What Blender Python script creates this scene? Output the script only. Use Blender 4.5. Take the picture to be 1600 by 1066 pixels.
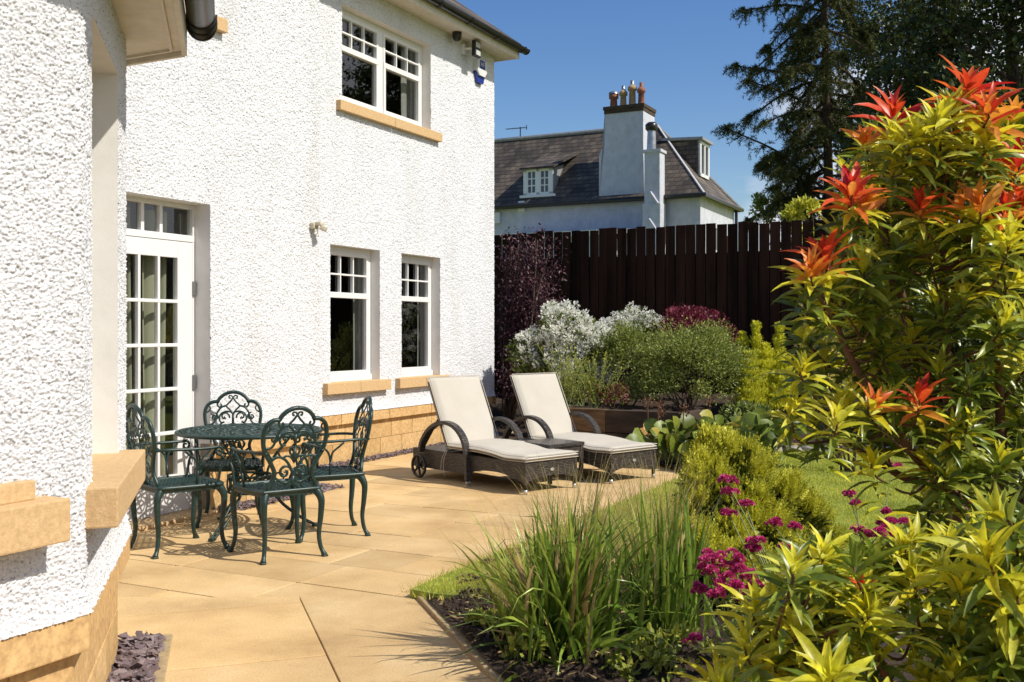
import bpy, bmesh, math, random
import numpy as np
from mathutils import Vector, Matrix
R = math.radians
rng = np.random.default_rng(7); random.seed(7)
scene = bpy.context.scene
for o in list(bpy.data.objects): bpy.data.objects.remove(o)

# ------------------------------------------------------------ camera
H = 1.38; F = 1600.0; HY = 520.0
cam = bpy.data.objects.new('camera', bpy.data.cameras.new('camera'))
scene.collection.objects.link(cam)
cam.location = (0, 0, H); cam.rotation_euler = (R(90), 0, 0)
cam.data.lens = 36; cam.data.sensor_width = 36; cam.data.shift_y = -13/1600
cam.data.clip_start = .05; cam.data.clip_end = 3000
cam.data.dof.use_dof = True; cam.data.dof.focus_distance = 7.5; cam.data.dof.aperture_fstop = 16
scene.camera = cam

# ------------------------------------------------------------ world, sun, exposure
SUN_EL = 47.0; SH = Vector((-.914, .404))           # shadows fall towards SH
w = bpy.data.worlds.new('World'); scene.world = w; w.use_nodes = True
nt = w.node_tree; nt.nodes.clear()
out = nt.nodes.new('ShaderNodeOutputWorld'); bg = nt.nodes.new('ShaderNodeBackground')
sky = nt.nodes.new('ShaderNodeTexSky'); sky.sky_type = 'NISHITA'; sky.sun_disc = False
sky.sun_elevation = R(SUN_EL); sky.sun_rotation = math.atan2(-SH.x, -SH.y)
sky.air_density = 1.15; sky.dust_density = .7; sky.ozone_density = 2.6
tc = nt.nodes.new('ShaderNodeTexCoord')
sep = nt.nodes.new('ShaderNodeSeparateXYZ'); nt.links.new(tc.outputs['Generated'], sep.inputs[0])
mp = nt.nodes.new('ShaderNodeMapping'); mp.inputs['Scale'].default_value = (1, 1, 2.6)
nt.links.new(tc.outputs['Generated'], mp.inputs[0])
nz = nt.nodes.new('ShaderNodeTexNoise'); nz.inputs['Scale'].default_value = 4.2; nz.inputs['Detail'].default_value = 9; nz.inputs['Roughness'].default_value = .56
nt.links.new(mp.outputs[0], nz.inputs['Vector'])
# clouds lie to the east (right of the view) and low
ma = nt.nodes.new('ShaderNodeMath'); ma.operation = 'MULTIPLY_ADD'; ma.inputs[1].default_value = 2.4; ma.inputs[2].default_value = -.31
nt.links.new(sep.outputs[0], ma.inputs[0])
mz = nt.nodes.new('ShaderNodeMath'); mz.operation = 'MULTIPLY_ADD'; mz.inputs[1].default_value = -1.6
nt.links.new(sep.outputs[2], mz.inputs[0]); nt.links.new(ma.outputs[0], mz.inputs[2])
ad = nt.nodes.new('ShaderNodeMath'); ad.operation = 'ADD'; nt.links.new(nz.outputs[0], ad.inputs[0]); nt.links.new(mz.outputs[0], ad.inputs[1])
rp = nt.nodes.new('ShaderNodeValToRGB'); rp.color_ramp.elements[0].position = .50; rp.color_ramp.elements[1].position = .68
nt.links.new(ad.outputs[0], rp.inputs[0])
mx = nt.nodes.new('ShaderNodeMix'); mx.data_type = 'RGBA'
hs = nt.nodes.new('ShaderNodeHueSaturation'); hs.inputs['Saturation'].default_value = 1.3; hs.inputs['Hue'].default_value = .512; nt.links.new(sky.outputs[0], hs.inputs['Color'])
nt.links.new(rp.outputs[0], mx.inputs[0]); nt.links.new(hs.outputs[0], mx.inputs[6]); mx.inputs[7].default_value = (6.4, 6.6, 7.2, 1)
nt.links.new(mx.outputs[2], bg.inputs[0]); bg.inputs[1].default_value = .12
nt.links.new(bg.outputs[0], out.inputs[0])
sl = bpy.data.lights.new('sun', 'SUN'); sl.energy = 5.0; sl.angle = R(.5); sl.color = (1, .94, .82)
so = bpy.data.objects.new('sun', sl); scene.collection.objects.link(so)
dirv = Vector((SH.x*math.cos(R(SUN_EL)), SH.y*math.cos(R(SUN_EL)), -math.sin(R(SUN_EL))))
so.rotation_euler = dirv.to_track_quat('-Z', 'Y').to_euler(); so.location = (20, -10, 20)
scene.view_settings.view_transform = 'Standard'; scene.view_settings.look = 'None'
scene.view_settings.gamma = 1; scene.view_settings.exposure = .07

# ------------------------------------------------------------ helpers
D1 = np.array([.4515, .8923]); NO = np.array([.8923, -.4515])   # along the house wall / out of it
def V3(p, z): return (p[0], p[1], z)
def at(px, py, Y): return np.array([(px-800)/F*Y, Y, H-(py-HY)/F*Y])
def gnd(px, py, z=0.0):
    Y = (H-z)*F/(py-HY); return np.array([(px-800)/F*Y, Y, z])

class MB:
    def __init__(s): s.v = []; s.q = []; s.t = []; s.n = 0; s.m = []
    def add(s, v, q=None, t=None):
        v = np.asarray(v, dtype=np.float64).reshape(-1, 3)
        if q is not None and len(q): s.q.append(np.asarray(q, dtype=np.int64).reshape(-1, 4)+s.n)
        if t is not None and len(t): s.t.append(np.asarray(t, dtype=np.int64).reshape(-1, 3)+s.n)
        s.v.append(v); s.n += len(v)
    def box(s, c, size, rot=None, bev=0, jit=0):
        """centre, full size, 3x3 rot"""
        hx, hy, hz = [k/2 for k in size]
        if bev > 0:
            bm = bmesh.new(); bmesh.ops.create_cube(bm, size=1)
            for vv in bm.verts: vv.co = Vector((vv.co.x*2*hx, vv.co.y*2*hy, vv.co.z*2*hz))
            bmesh.ops.bevel(bm, geom=bm.edges[:], offset=bev, segments=2, affect='EDGES', profile=.6)
            bm.verts.index_update(); v = np.array([x.co[:] for x in bm.verts])
            q = [[x.index for x in f.verts] for f in bm.faces if len(f.verts) == 4]
            t = []
            for f in bm.faces:
                if len(f.verts) != 4:
                    ids = [x.index for x in f.verts]
                    for i in range(1, len(ids)-1): t.append([ids[0], ids[i], ids[i+1]])
            bm.free()
        else:
            v = np.array([[x, y, z] for x in (-hx, hx) for y in (-hy, hy) for z in (-hz, hz)])
            q = [[0, 1, 3, 2], [4, 6, 7, 5], [0, 4, 5, 1], [2, 3, 7, 6], [0, 2, 6, 4], [1, 5, 7, 3]]; t = []
        if rot is not None: v = v @ np.asarray(rot).T
        s.add(v+np.asarray(c), q, t)
    def tube(s, pts, r, n=6, closed=False, flat=None, cap=True):
        p = np.asarray(pts, dtype=float); N = len(p)
        r = np.broadcast_to(np.asarray(r, dtype=float), (N,))
        if closed: tg = np.roll(p, -1, 0)-np.roll(p, 1, 0)
        else: tg = np.gradient(p, axis=0)
        tg /= np.linalg.norm(tg, axis=1)[:, None]+1e-12
        up = np.array([0, 0, 1.]) if abs(tg[0][2]) < .9 else np.array([1., 0, 0])
        if flat is not None: up = np.asarray(flat, dtype=float)
        U = np.zeros((N, 3)); u = up-tg[0]*np.dot(up, tg[0]); u /= np.linalg.norm(u)+1e-12; U[0] = u
        for i in range(1, N):
            u = (up if flat is not None else U[i-1]); u = u-tg[i]*np.dot(u, tg[i]); l = np.linalg.norm(u)
            U[i] = u/l if l > 1e-6 else U[i-1]
        W = np.cross(tg, U); a = np.arange(n)*2*math.pi/n
        fl = .55 if flat is not None else 1.0
        ring = p[:, None, :]+r[:, None, None]*(np.cos(a)[None, :, None]*U[:, None, :]*fl+np.sin(a)[None, :, None]*W[:, None, :])
        v = ring.reshape(-1, 3); M = N if closed else N-1
        i = np.arange(M)[:, None]; j = np.arange(n)[None, :]; i2 = (i+1) % N; j2 = (j+1) % n
        q = np.stack([i*n+j, i*n+j2, i2*n+j2, i2*n+j], -1).reshape(-1, 4)
        t = []
        if not closed and cap:
            t += [[0, k+1, k] for k in range(1, n-1)]; b = (N-1)*n
            t += [[b, b+k, b+k+1] for k in range(1, n-1)]
        s.add(v, q, t)
    def lathe(s, prof, c, n=24, closedprof=False):
        a = np.arange(n)*2*math.pi/n; P = np.asarray(prof, dtype=float); N = len(P)
        v = np.stack([P[:, 0][:, None]*np.cos(a), P[:, 0][:, None]*np.sin(a), np.broadcast_to(P[:, 1][:, None], (N, n))], -1).reshape(-1, 3)+np.asarray(c)
        i = np.arange(N-1)[:, None]; j = np.arange(n)[None, :]; j2 = (j+1) % n
        s.add(v, np.stack([i*n+j, i*n+j2, (i+1)*n+j2, (i+1)*n+j], -1).reshape(-1, 4))
    def quad(s, a, b, c, d): s.add([a, b, c, d], [[0, 1, 2, 3]])
    def prism(s, poly, z0, z1):
        n = len(poly); v = [(x, y, z0) for x, y in poly]+[(x, y, z1) for x, y in poly]
        q = [[i, (i+1) % n, n+(i+1) % n, n+i] for i in range(n)]
        t = [[n, n+i, n+i+1] for i in range(1, n-1)]+[[0, i+1, i] for i in range(1, n-1)]
        s.add(v, q, t)
    def build(s, name, mat, parent=None, smooth=False, loc=None):
        v = np.concatenate(s.v) if s.v else np.zeros((0, 3))
        q = np.concatenate(s.q) if s.q else np.zeros((0, 4), int)
        t = np.concatenate(s.t) if s.t else np.zeros((0, 3), int)
        me = bpy.data.meshes.new(name); org = np.zeros(3)
        if parent is not None and loc is None: org = np.array(parent.location[:])*0
        if loc is not None: org = np.asarray(loc, float); v = v-org
        me.vertices.add(len(v)); me.vertices.foreach_set('co', v.astype(np.float32).ravel())
        me.loops.add(len(q)*4+len(t)*3)
        me.loops.foreach_set('vertex_index', np.concatenate([q.ravel(), t.ravel()]).astype(np.int32))
        me.polygons.add(len(q)+len(t))
        ls = np.concatenate([np.arange(len(q))*4, len(q)*4+np.arange(len(t))*3]).astype(np.int32)
        me.polygons.foreach_set('loop_start', ls)
        me.polygons.foreach_set('use_smooth', np.full(len(ls), smooth))
        me.update(calc_edges=True); me.validate()
        if mat: me.materials.append(mat)
        ob = bpy.data.objects.new(name, me); scene.collection.objects.link(ob)
        if loc is not None: ob.location = org
        if parent is not None: ob.parent = parent
        return ob
def tag(o, label=None, cat=None, group=None, kind=None):
    if label: o['label'] = label
    if cat: o['category'] = cat
    if group: o['group'] = group
    if kind: o['kind'] = kind
    return o
def empty(name, label, cat, loc=(0, 0, 0), rz=0, group=None):
    o = bpy.data.objects.new(name, None); scene.collection.objects.link(o)
    o.location = loc; o.rotation_euler = (0, 0, rz); o.empty_display_size = .1
    return tag(o, label, cat, group)
def local(thing, builder):
    """turn world-space builder coordinates into the thing's local ones"""
    l = np.array(thing.location[:])
    builder.v = [x-l for x in builder.v]; return builder
def copy_tree(o, parent=None):
    c = o.copy(); scene.collection.objects.link(c); c.parent = parent
    for ch in list(o.children): copy_tree(ch, c)
    return c

# ------------------------------------------------------------ materials
def new_mat(name):
    m = bpy.data.materials.new(name); m.use_nodes = True; n = m.node_tree
    return m, n, n.nodes['Principled BSDF']
def N(n, typ, **kw):
    x = n.nodes.new(typ)
    for k, v in kw.items():
        if k in x.inputs: x.inputs[k].default_value = v
        else: setattr(x, k, v)
    return x
def ramp(n, fac, cols):
    r = n.nodes.new('ShaderNodeValToRGB'); e = r.color_ramp.elements
    while len(e) < len(cols): e.new(.5)
    for i, (p, c) in enumerate(cols): e[i].position = p; e[i].color = (*c, 1)
    n.links.new(fac, r.inputs[0]); return r.outputs[0]
def coords(n): return n.nodes.new('ShaderNodeTexCoord').outputs['Object']
def simple(name, c1, c2=None, scale=20, rough=.6, bump=0, bscale=None, metal=0, spec=None, bdist=.01, stretch=None):
    m, n, b = new_mat(name); co = coords(n)
    if stretch:
        mp = N(n, 'ShaderNodeMapping'); mp.inputs['Scale'].default_value = stretch; n.links.new(co, mp.inputs[0]); co = mp.outputs[0]
    nz = N(n, 'ShaderNodeTexNoise', Scale=scale, Detail=6.0, Roughness=.6); n.links.new(co, nz.inputs['Vector'])
    c2 = c2 or tuple(k*.8 for k in c1)
    n.links.new(ramp(n, nz.outputs[0], [(.35, c2), (.65, c1)]), b.inputs['Base Color'])
    b.inputs['Roughness'].default_value = rough; b.inputs['Metallic'].default_value = metal
    if spec is not None: b.inputs['Specular IOR Level'].default_value = spec
    if bump:
        nb = N(n, 'ShaderNodeTexNoise', Scale=bscale or scale*4, Detail=5.0, Roughness=.65); n.links.new(co, nb.inputs['Vector'])
        bp = N(n, 'ShaderNodeBump', Strength=bump, Distance=bdist); n.links.new(nb.outputs[0], bp.inputs['Height'])
        n.links.new(bp.outputs[0], b.inputs['Normal'])
    return m
def leafmat(name, cols, trans=.35, rough=.45, spec=.4, k=1.0, mot=(38.0, (.72, .70, .66), (1.08, 1.08, 1.05))):
    cols = [tuple(min(.9, x*k) for x in c) for c in cols]
    m, n, b = new_mat(name); g = N(n, 'ShaderNodeNewGeometry')
    c = ramp(n, g.outputs['Random Per Island'], [(i/(len(cols)-1), k) for i, k in enumerate(cols)])
    nz = N(n, 'ShaderNodeTexNoise', Scale=mot[0], Detail=4.0, Roughness=.65); n.links.new(coords(n), nz.inputs['Vector'])
    mm = N(n, 'ShaderNodeMix', data_type='RGBA', blend_type='MULTIPLY'); mm.inputs[0].default_value = 1
    n.links.new(c, mm.inputs[6]); n.links.new(ramp(n, nz.outputs[0], [(.34, mot[1]), (.62, mot[2])]), mm.inputs[7]); c = mm.outputs[2]
    n.links.new(c, b.inputs['Base Color']); b.inputs['Roughness'].default_value = rough
    b.inputs['Specular IOR Level'].default_value = spec
    tr = N(n, 'ShaderNodeBsdfTranslucent'); n.links.new(c, tr.inputs[0])
    ms = N(n, 'ShaderNodeMixShader'); ms.inputs[0].default_value = trans
    n.links.new(b.outputs[0], ms.inputs[1]); n.links.new(tr.outputs[0], ms.inputs[2])
    n.links.new(ms.outputs[0], n.nodes['Material Output'].inputs[0]); return m
M = {}
M['harl'] = simple('roughcast', (.70, .712, .755), (.655, .667, .705), 3.0, .9, .6, 260, bdist=.004)
def speckle(m):
    n = m.node_tree; b = n.nodes['Principled BSDF']; src = b.inputs['Base Color'].links[0].from_socket
    v = N(n, 'ShaderNodeTexNoise', Scale=72.0, Detail=4.0, Roughness=.7); n.links.new(coords(n), v.inputs['Vector'])
    mm = N(n, 'ShaderNodeMix', data_type='RGBA', blend_type='MULTIPLY'); mm.inputs[0].default_value = 1
    n.links.new(src, mm.inputs[6]); n.links.new(ramp(n, v.outputs[0], [(.32, (.30, .265, .23)), (.43, (.93, .925, .92)), (.5, (1, 1, 1))]), mm.inputs[7]); n.links.new(mm.outputs[2], b.inputs['Base Color'])
speckle(M['harl'])
def weather(m):                                   # faint rain streaks and grime patches of the wall's own surface
    n = m.node_tree; b = n.nodes['Principled BSDF']; src = b.inputs['Base Color'].links[0].from_socket
    mp = N(n, 'ShaderNodeMapping'); mp.inputs['Scale'].default_value = (1, 1, .14); n.links.new(coords(n), mp.inputs[0])
    v = N(n, 'ShaderNodeTexNoise', Scale=3.2, Detail=6.0, Roughness=.62); n.links.new(mp.outputs[0], v.inputs['Vector'])
    mm = N(n, 'ShaderNodeMix', data_type='RGBA', blend_type='MULTIPLY'); mm.inputs[0].default_value = 1
    n.links.new(src, mm.inputs[6]); n.links.new(ramp(n, v.outputs[0], [(.30, (.94, .93, .91)), (.5, (1, 1, 1)), (.7, (1.02, 1.02, 1.02))]), mm.inputs[7]); n.links.new(mm.outputs[2], b.inputs['Base Color'])
weather(M['harl'])
M['reveal'] = simple('smooth_render', (.76, .745, .725), (.70, .685, .66), 9, .85, .12, 160)
M['stone'] = simple('sandstone', (.63, .43, .225), (.50, .335, .165), 55, .92, .45, 150, bdist=.005)
M['stone2'] = simple('sandstone_block', (.66, .45, .22), (.55, .36, .16), 6, .85, .18, 260, bdist=.004)
M['joint'] = simple('dark_joint', (.16, .115, .06), (.07, .05, .03), 30, .95)
M['mortar'] = simple('mortar', (.50, .38, .17), (.36, .26, .12), 40, .95)
M['white'] = simple('white_frame', (.74, .74, .74), (.71, .71, .71), 5, .35)
M['fascia'] = simple('cream_boarding', (.70, .65, .55), (.60, .55, .46), 12, .6, .1, 60)
M['black'] = simple('black_gutter', (.018, .017, .016), (.012, .012, .012), 8, .32)
M['slate'] = simple('roof_slate', (.16, .135, .12), (.06, .052, .05), 5, .75, .4, 30)
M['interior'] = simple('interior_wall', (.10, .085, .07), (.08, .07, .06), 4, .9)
M['curtain'] = simple('curtain', (.42, .41, .30), (.34, .33, .24), 6, .95, stretch=(1, 1, .1))
M['pale_curtain'] = simple('pale_curtain', (.4, .39, .36), (.32, .31, .29), 6, .95)
M['hinge'] = simple('grey_hinge', (.25, .25, .25), None, 30, .4, metal=.6)
M['green_metal'] = simple('green_cast_metal', (.012, .040, .036), (.006, .022, .020), 40, .40, .25, 180, bdist=.002)
M['cushion'] = simple('cushion_fabric', (.50, .465, .405), (.47, .435, .375), 3, .95, .12, 900, bdist=.001)
M['silver'] = simple('silver_cap', (.6, .6, .58), None, 20, .35, metal=.7)
M['strap'] = simple('tie_cord', (.5, .47, .4), None, 20, .9)
M['dark_plastic'] = simple('dark_plastic', (.02, .018, .017), (.012, .011, .01), 40, .45)
M['fence'] = simple('dark_brown_boards', (.048, .022, .013), (.012, .006, .004), 5, .9, .5, 20, stretch=(1, 1, .08), spec=.12)
M['timber'] = simple('sunlit_timber', (.20, .12, .055), (.07, .042, .022), 9, .9, .5, 30, stretch=(.4, .4, 2))  # lighter copy of the sleeper timber, the sunlit look put into its colour
M['dark_timber'] = simple('dark_timber', (.075, .048, .030), (.03, .02, .014), 9, .9, .5, 30, stretch=(.4, .4, 2))  # darker copy, the sleepers' shade put into its colour; chimney cap uses it too
M['soil'] = simple('soil', (.060, .036, .022), (.022, .013, .008), 18, 1, .8, 60, bdist=.02)
M['kerb'] = simple('kerb_concrete', (.44, .33, .18), (.30, .22, .12), 30, .9, .3, 200)
M['chips'] = leafmat('slate_chips', [(.09, .065, .075), (.20, .15, .165), (.13, .09, .10), (.30, .24, .25)], 0, .6)
M['grassbase'] = simple('lawn_base', (.30, .34, .06), (.18, .22, .035), 12, 1, .5, 80)
M['grass'] = leafmat('grass_blades', [(0.2000, 0.2200, 0.0225), (0.3250, 0.3000, 0.0450), (0.1375, 0.1700, 0.0165), (0.4250, 0.3400, 0.0750)], .3, .6, k=2.09, mot=(1.7, (.62, .74, .8), (1.0, 1.04, 1.0)))
M['bark'] = simple('bark', (.14, .09, .06), (.06, .04, .028), 20, .95, .7, 60, stretch=(1, 1, .3))
M['redbark'] = simple('red_brown_stem', (.17, .075, .035), (.09, .04, .02), 30, .8, .4, 90, stretch=(1, 1, .3))
M['greenstem'] = simple('green_stem', (.22, .27, .09), (.15, .19, .06), 20, .6)
M['rock'] = simple('grey_rock', (.34, .31, .28), (.16, .14, .13), 9, .9, .6, 30)
M['nb_wall'] = simple('white_painted_render', (.56, .575, .65), (.46, .475, .55), 3.5, .9, .5, 14, bdist=.05)
weather(M['nb_wall'])
M['lead'] = simple('lead_flashing', (.30, .31, .33), (.18, .19, .2), 12, .6)
M['pot_r'] = simple('terracotta_pot', (.32, .12, .07), (.16, .06, .04), 5, .8)
M['pot_b'] = simple('buff_pot', (.42, .28, .14), (.28, .18, .09), 5, .8)
M['steel'] = simple('steel_flue', (.45, .46, .48), (.3, .3, .32), 6, .35, metal=.8)
M['blue'] = simple('blue_plastic', (.015, .04, .28), (.01, .03, .22), 6, .35)
M['white_plastic'] = simple('white_plastic', (.75, .76, .78), None, 6, .35)
M['cream_plastic'] = simple('cream_plastic', (.62, .56, .42), (.52, .46, .34), 16, .45)
M['lamp_glass'] = simple('lamp_glass', (.6, .62, .6), (.5, .5, .5), 90, .15)
def glassmat():
    m, n, b = new_mat('window_glass'); n.nodes.remove(b)
    tr = N(n, 'ShaderNodeBsdfTransparent'); tr.inputs[0].default_value = (.80, .84, .82, 1)
    gl = N(n, 'ShaderNodeBsdfGlossy'); gl.inputs['Roughness'].default_value = .012
    nz = N(n, 'ShaderNodeTexNoise', Scale=2.2); n.links.new(coords(n), nz.inputs['Vector'])
    bp = N(n, 'ShaderNodeBump', Strength=.05, Distance=.02); n.links.new(nz.outputs[0], bp.inputs['Height']); n.links.new(bp.outputs[0], gl.inputs['Normal'])
    lw = N(n, 'ShaderNodeLayerWeight'); lw.inputs[0].default_value = .5; pw = N(n, 'ShaderNodeMath', operation='POWER'); n.links.new(lw.outputs['Facing'], pw.inputs[0]); pw.inputs[1].default_value = 4.0
    fr = N(n, 'ShaderNodeMath', operation='MULTIPLY_ADD'); n.links.new(pw.outputs[0], fr.inputs[0]); fr.inputs[1].default_value = .85; fr.inputs[2].default_value = .11; ms = N(n, 'ShaderNodeMixShader')
    n.links.new(fr.outputs[0], ms.inputs[0]); n.links.new(tr.outputs[0], ms.inputs[1]); n.links.new(gl.outputs[0], ms.inputs[2])
    n.links.new(ms.outputs[0], n.nodes['Material Output'].inputs[0]); return m
M['glass'] = glassmat()
def patiomat():
    m, n, b = new_mat('sandstone_paving'); co = coords(n); g = N(n, 'ShaderNodeNewGeometry')
    a = N(n, 'ShaderNodeTexNoise', Scale=1.6, Detail=8.0, Roughness=.6); n.links.new(co, a.inputs['Vector'])
    c = N(n, 'ShaderNodeTexNoise', Scale=110.0, Detail=5.0, Roughness=.75); n.links.new(co, c.inputs['Vector'])
    c1 = ramp(n, a.outputs[0], [(.30, (.46, .30, .135)), (.52, (.60, .41, .195)), (.72, (.68, .50, .27))])
    c2 = ramp(n, g.outputs['Random Per Island'], [(0, (.80, .79, .77)), (.35, (1.02, 1.05, 1.10)), (.6, (.92, .90, .86)), (1, (1.10, 1.11, 1.12))])
    c3 = ramp(n, c.outputs[0], [(.28, (.50, .47, .42)), (.45, (.96, .95, .94)), (.55, (1.02, 1.02, 1.02)), (.75, (1.18, 1.18, 1.2))])
    m1 = N(n, 'ShaderNodeMix', data_type='RGBA', blend_type='MULTIPLY'); m1.inputs[0].default_value = 1
    m2 = N(n, 'ShaderNodeMix', data_type='RGBA', blend_type='MULTIPLY'); m2.inputs[0].default_value = 1
    n.links.new(c1, m1.inputs[6]); n.links.new(c2, m1.inputs[7]); n.links.new(m1.outputs[2], m2.inputs[6]); n.links.new(c3, m2.inputs[7])
    # scattered dirt specks and stains
    v = N(n, 'ShaderNodeTexVoronoi', Scale=7.0); n.links.new(co, v.inputs['Vector'])
    sp = ramp(n, v.outputs['Distance'], [(0.0, (.45, .38, .3)), (.022, (.6, .52, .42)), (.04, (1, 1, 1))])
    st = N(n, 'ShaderNodeTexNoise', Scale=.7, Detail=5.0, Roughness=.7); n.links.new(co, st.inputs['Vector'])
    sc = ramp(n, st.outputs[0], [(.30, (.80, .78, .74)), (.47, (1, 1, 1))])
    m3 = N(n, 'ShaderNodeMix', data_type='RGBA', blend_type='MULTIPLY'); m3.inputs[0].default_value = 1
    m4 = N(n, 'ShaderNodeMix', data_type='RGBA', blend_type='MULTIPLY'); m4.inputs[0].default_value = 1
    n.links.new(m2.outputs[2], m3.inputs[6]); n.links.new(sp, m3.inputs[7]); n.links.new(m3.outputs[2], m4.inputs[6]); n.links.new(sc, m4.inputs[7])
    n.links.new(m4.outputs[2], b.inputs['Base Color']); b.inputs['Roughness'].default_value = .85
    bp = N(n, 'ShaderNodeBump', Strength=.25, Distance=.006); n.links.new(c.outputs[0], bp.inputs['Height']); n.links.new(bp.outputs[0], b.inputs['Normal'])
    return m
M['patio'] = patiomat()
def wickermat():
    m, n, b = new_mat('dark_wicker'); co = coords(n); s = N(n, 'ShaderNodeSeparateXYZ'); n.links.new(co, s.inputs[0])
    a = N(n, 'ShaderNodeMath', operation='ADD'); n.links.new(s.outputs[0], a.inputs[0]); n.links.new(s.outputs[1], a.inputs[1])
    c = N(n, 'ShaderNodeCombineXYZ'); n.links.new(a.outputs[0], c.inputs[0]); n.links.new(s.outputs[2], c.inputs[1])
    br = N(n, 'ShaderNodeTexBrick', Scale=1.0); br.inputs['Brick Width'].default_value = .036; br.inputs['Row Height'].default_value = .014
    br.inputs['Mortar Size'].default_value = .0032; br.inputs['Mortar Smooth'].default_value = 1.0
    br.inputs['Color1'].default_value = (.10, .086, .078, 1); br.inputs['Color2'].default_value = (.040, .033, .030, 1); br.inputs['Mortar'].default_value = (.006, .005, .005, 1)
    n.links.new(c.outputs[0], br.inputs['Vector']); n.links.new(br.outputs['Color'], b.inputs['Base Color'])
    bp = N(n, 'ShaderNodeBump', Strength=1.0, Distance=.006, invert=True); n.links.new(br.outputs['Fac'], bp.inputs['Height']); n.links.new(bp.outputs[0], b.inputs['Normal'])
    b.inputs['Roughness'].default_value = .36; return m
M['wicker'] = wickermat()
def slatemat():
    m, n, b = new_mat('slate_courses'); co = coords(n); s = N(n, 'ShaderNodeSeparateXYZ'); n.links.new(co, s.inputs[0])
    a = N(n, 'ShaderNodeMath', operation='SUBTRACT'); n.links.new(s.outputs[0], a.inputs[0]); n.links.new(s.outputs[1], a.inputs[1])
    c = N(n, 'ShaderNodeCombineXYZ'); n.links.new(a.outputs[0], c.inputs[0]); n.links.new(s.outputs[2], c.inputs[1])
    br = N(n, 'ShaderNodeTexBrick', Scale=1.0); br.inputs['Brick Width'].default_value = .34; br.inputs['Row Height'].default_value = .17
    br.inputs['Mortar Size'].default_value = .014; br.inputs['Color1'].default_value = (.13, .108, .088, 1); br.inputs['Color2'].default_value = (.055, .046, .042, 1); br.inputs['Mortar'].default_value = (.02, .018, .018, 1)
    n.links.new(c.outputs[0], br.inputs['Vector'])
    z = N(n, 'ShaderNodeTexNoise', Scale=1.3, Detail=6.0); n.links.new(co, z.inputs['Vector'])
    r_ = ramp(n, z.outputs[0], [(.35, (.55, .53, .5)), (.65, (1.35, 1.25, 1.1))])
    mm = N(n, 'ShaderNodeMix', data_type='RGBA', blend_type='MULTIPLY'); mm.inputs[0].default_value = 1
    n.links.new(br.outputs['Color'], mm.inputs[6]); n.links.new(r_, mm.inputs[7]); n.links.new(mm.outputs[2], b.inputs['Base Color'])
    bp = N(n, 'ShaderNodeBump', Strength=.8, Distance=.03, invert=True); n.links.new(br.outputs['Fac'], bp.inputs['Height']); n.links.new(bp.outputs[0], b.inputs['Normal'])
    b.inputs['Roughness'].default_value = .7; return m
M['slates'] = slatemat()
# foliage kinds
M['lf_purple'] = leafmat('purple_leaves', [(.035, .014, .02), (.075, .028, .04), (.02, .01, .013), (.11, .06, .07)], .2, k=1.88)
M['lf_dark'] = leafmat('dark_green_leaves', [(0.0275, 0.0450, 0.0105), (0.0562, 0.0800, 0.0150), (0.0187, 0.0300, 0.0075), (0.0875, 0.1100, 0.0263)], .25, k=1.76)
M['lf_mid'] = leafmat('mid_green_leaves', [(0.0625, 0.0850, 0.0150), (0.1250, 0.1500, 0.0263), (0.0438, 0.0600, 0.0120), (0.1875, 0.1900, 0.0413)], .3, k=2.29)
M['lf_light'] = leafmat('light_green_leaves', [(0.1625, 0.1900, 0.0300), (0.2500, 0.2600, 0.0450), (0.1125, 0.1400, 0.0225), (0.3250, 0.3100, 0.0675)], .35, k=1.92)
M['lf_grey'] = leafmat('grey_green_leaves', [(.10, .125, .03), (.16, .19, .05), (.065, .085, .022), (.22, .23, .07)], .3, k=2.43)
M['lf_gold'] = leafmat('golden_leaves', [(.46, .43, .03), (.60, .54, .05), (.32, .32, .03), (.66, .58, .08)], .35, k=1.68)
M['lf_olive'] = leafmat('golden_green_sprays', [(.28, .29, .03), (.58, .55, .05), (.42, .41, .04), (.78, .70, .11)], .3, k=1.3)
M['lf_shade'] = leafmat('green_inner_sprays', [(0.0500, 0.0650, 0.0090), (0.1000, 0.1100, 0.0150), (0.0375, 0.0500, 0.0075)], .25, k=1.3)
M['lf_red'] = leafmat('red_young_leaves', [(.62, .05, .02), (.80, .12, .03), (.50, .02, .025), (.82, .22, .05)], .46, .38, k=1.15)
M['lf_orange'] = leafmat('orange_young_leaves', [(.76, .22, .03), (.82, .34, .05), (.70, .14, .03), (.84, .46, .09)], .46, .38, k=1.15)
M['lf_yel'] = leafmat('yellow_green_leaves', [(.52, .44, .02), (.72, .60, .04), (.38, .37, .025), (.82, .70, .12)],   .45, .36, k=1.43)
M['lf_pgreen'] = leafmat('glossy_green_leaves', [(.09, .13, .014), (.19, .24, .028), (.05, .08, .010), (.30, .33, .05)], .3, .32, .5, k=1.49)
M['lf_cream'] = leafmat('cream_flower_sprays', [(.55, .48, .16), (.44, .40, .1), (.62, .55, .28), (.42, .25, .1)], .3, k=1.2)
M['fl_white'] = leafmat('white_petals', [(.78, .77, .70), (.85, .84, .78), (.65, .66, .55)], .35, .6, k=1.12, mot=(38.0, (.92, .92, .88), (1, 1, 1)))
M['fl_pink'] = leafmat('pink_petals', [(.50, .03, .17), (.66, .06, .28), (.36, .015, .10), (.74, .14, .40)], .25, .6, k=1.15)
M['fl_maroon'] = leafmat('maroon_leaves', [(.12, .015, .03), (.2, .03, .05), (.07, .01, .02)], .3, k=1.4)
M['lf_iris'] = leafmat('sword_leaves', [(.07, .125, .018), (.15, .22, .03), (.05, .085, .014), (.24, .30, .05), (.11, .17, .024)], .3, .35, .5, k=1.81)
M['lf_straw'] = leafmat('straw_leaves', [(.40, .24, .08), (.52, .40, .20), (.40, .26, .09)], .3, .6)
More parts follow.
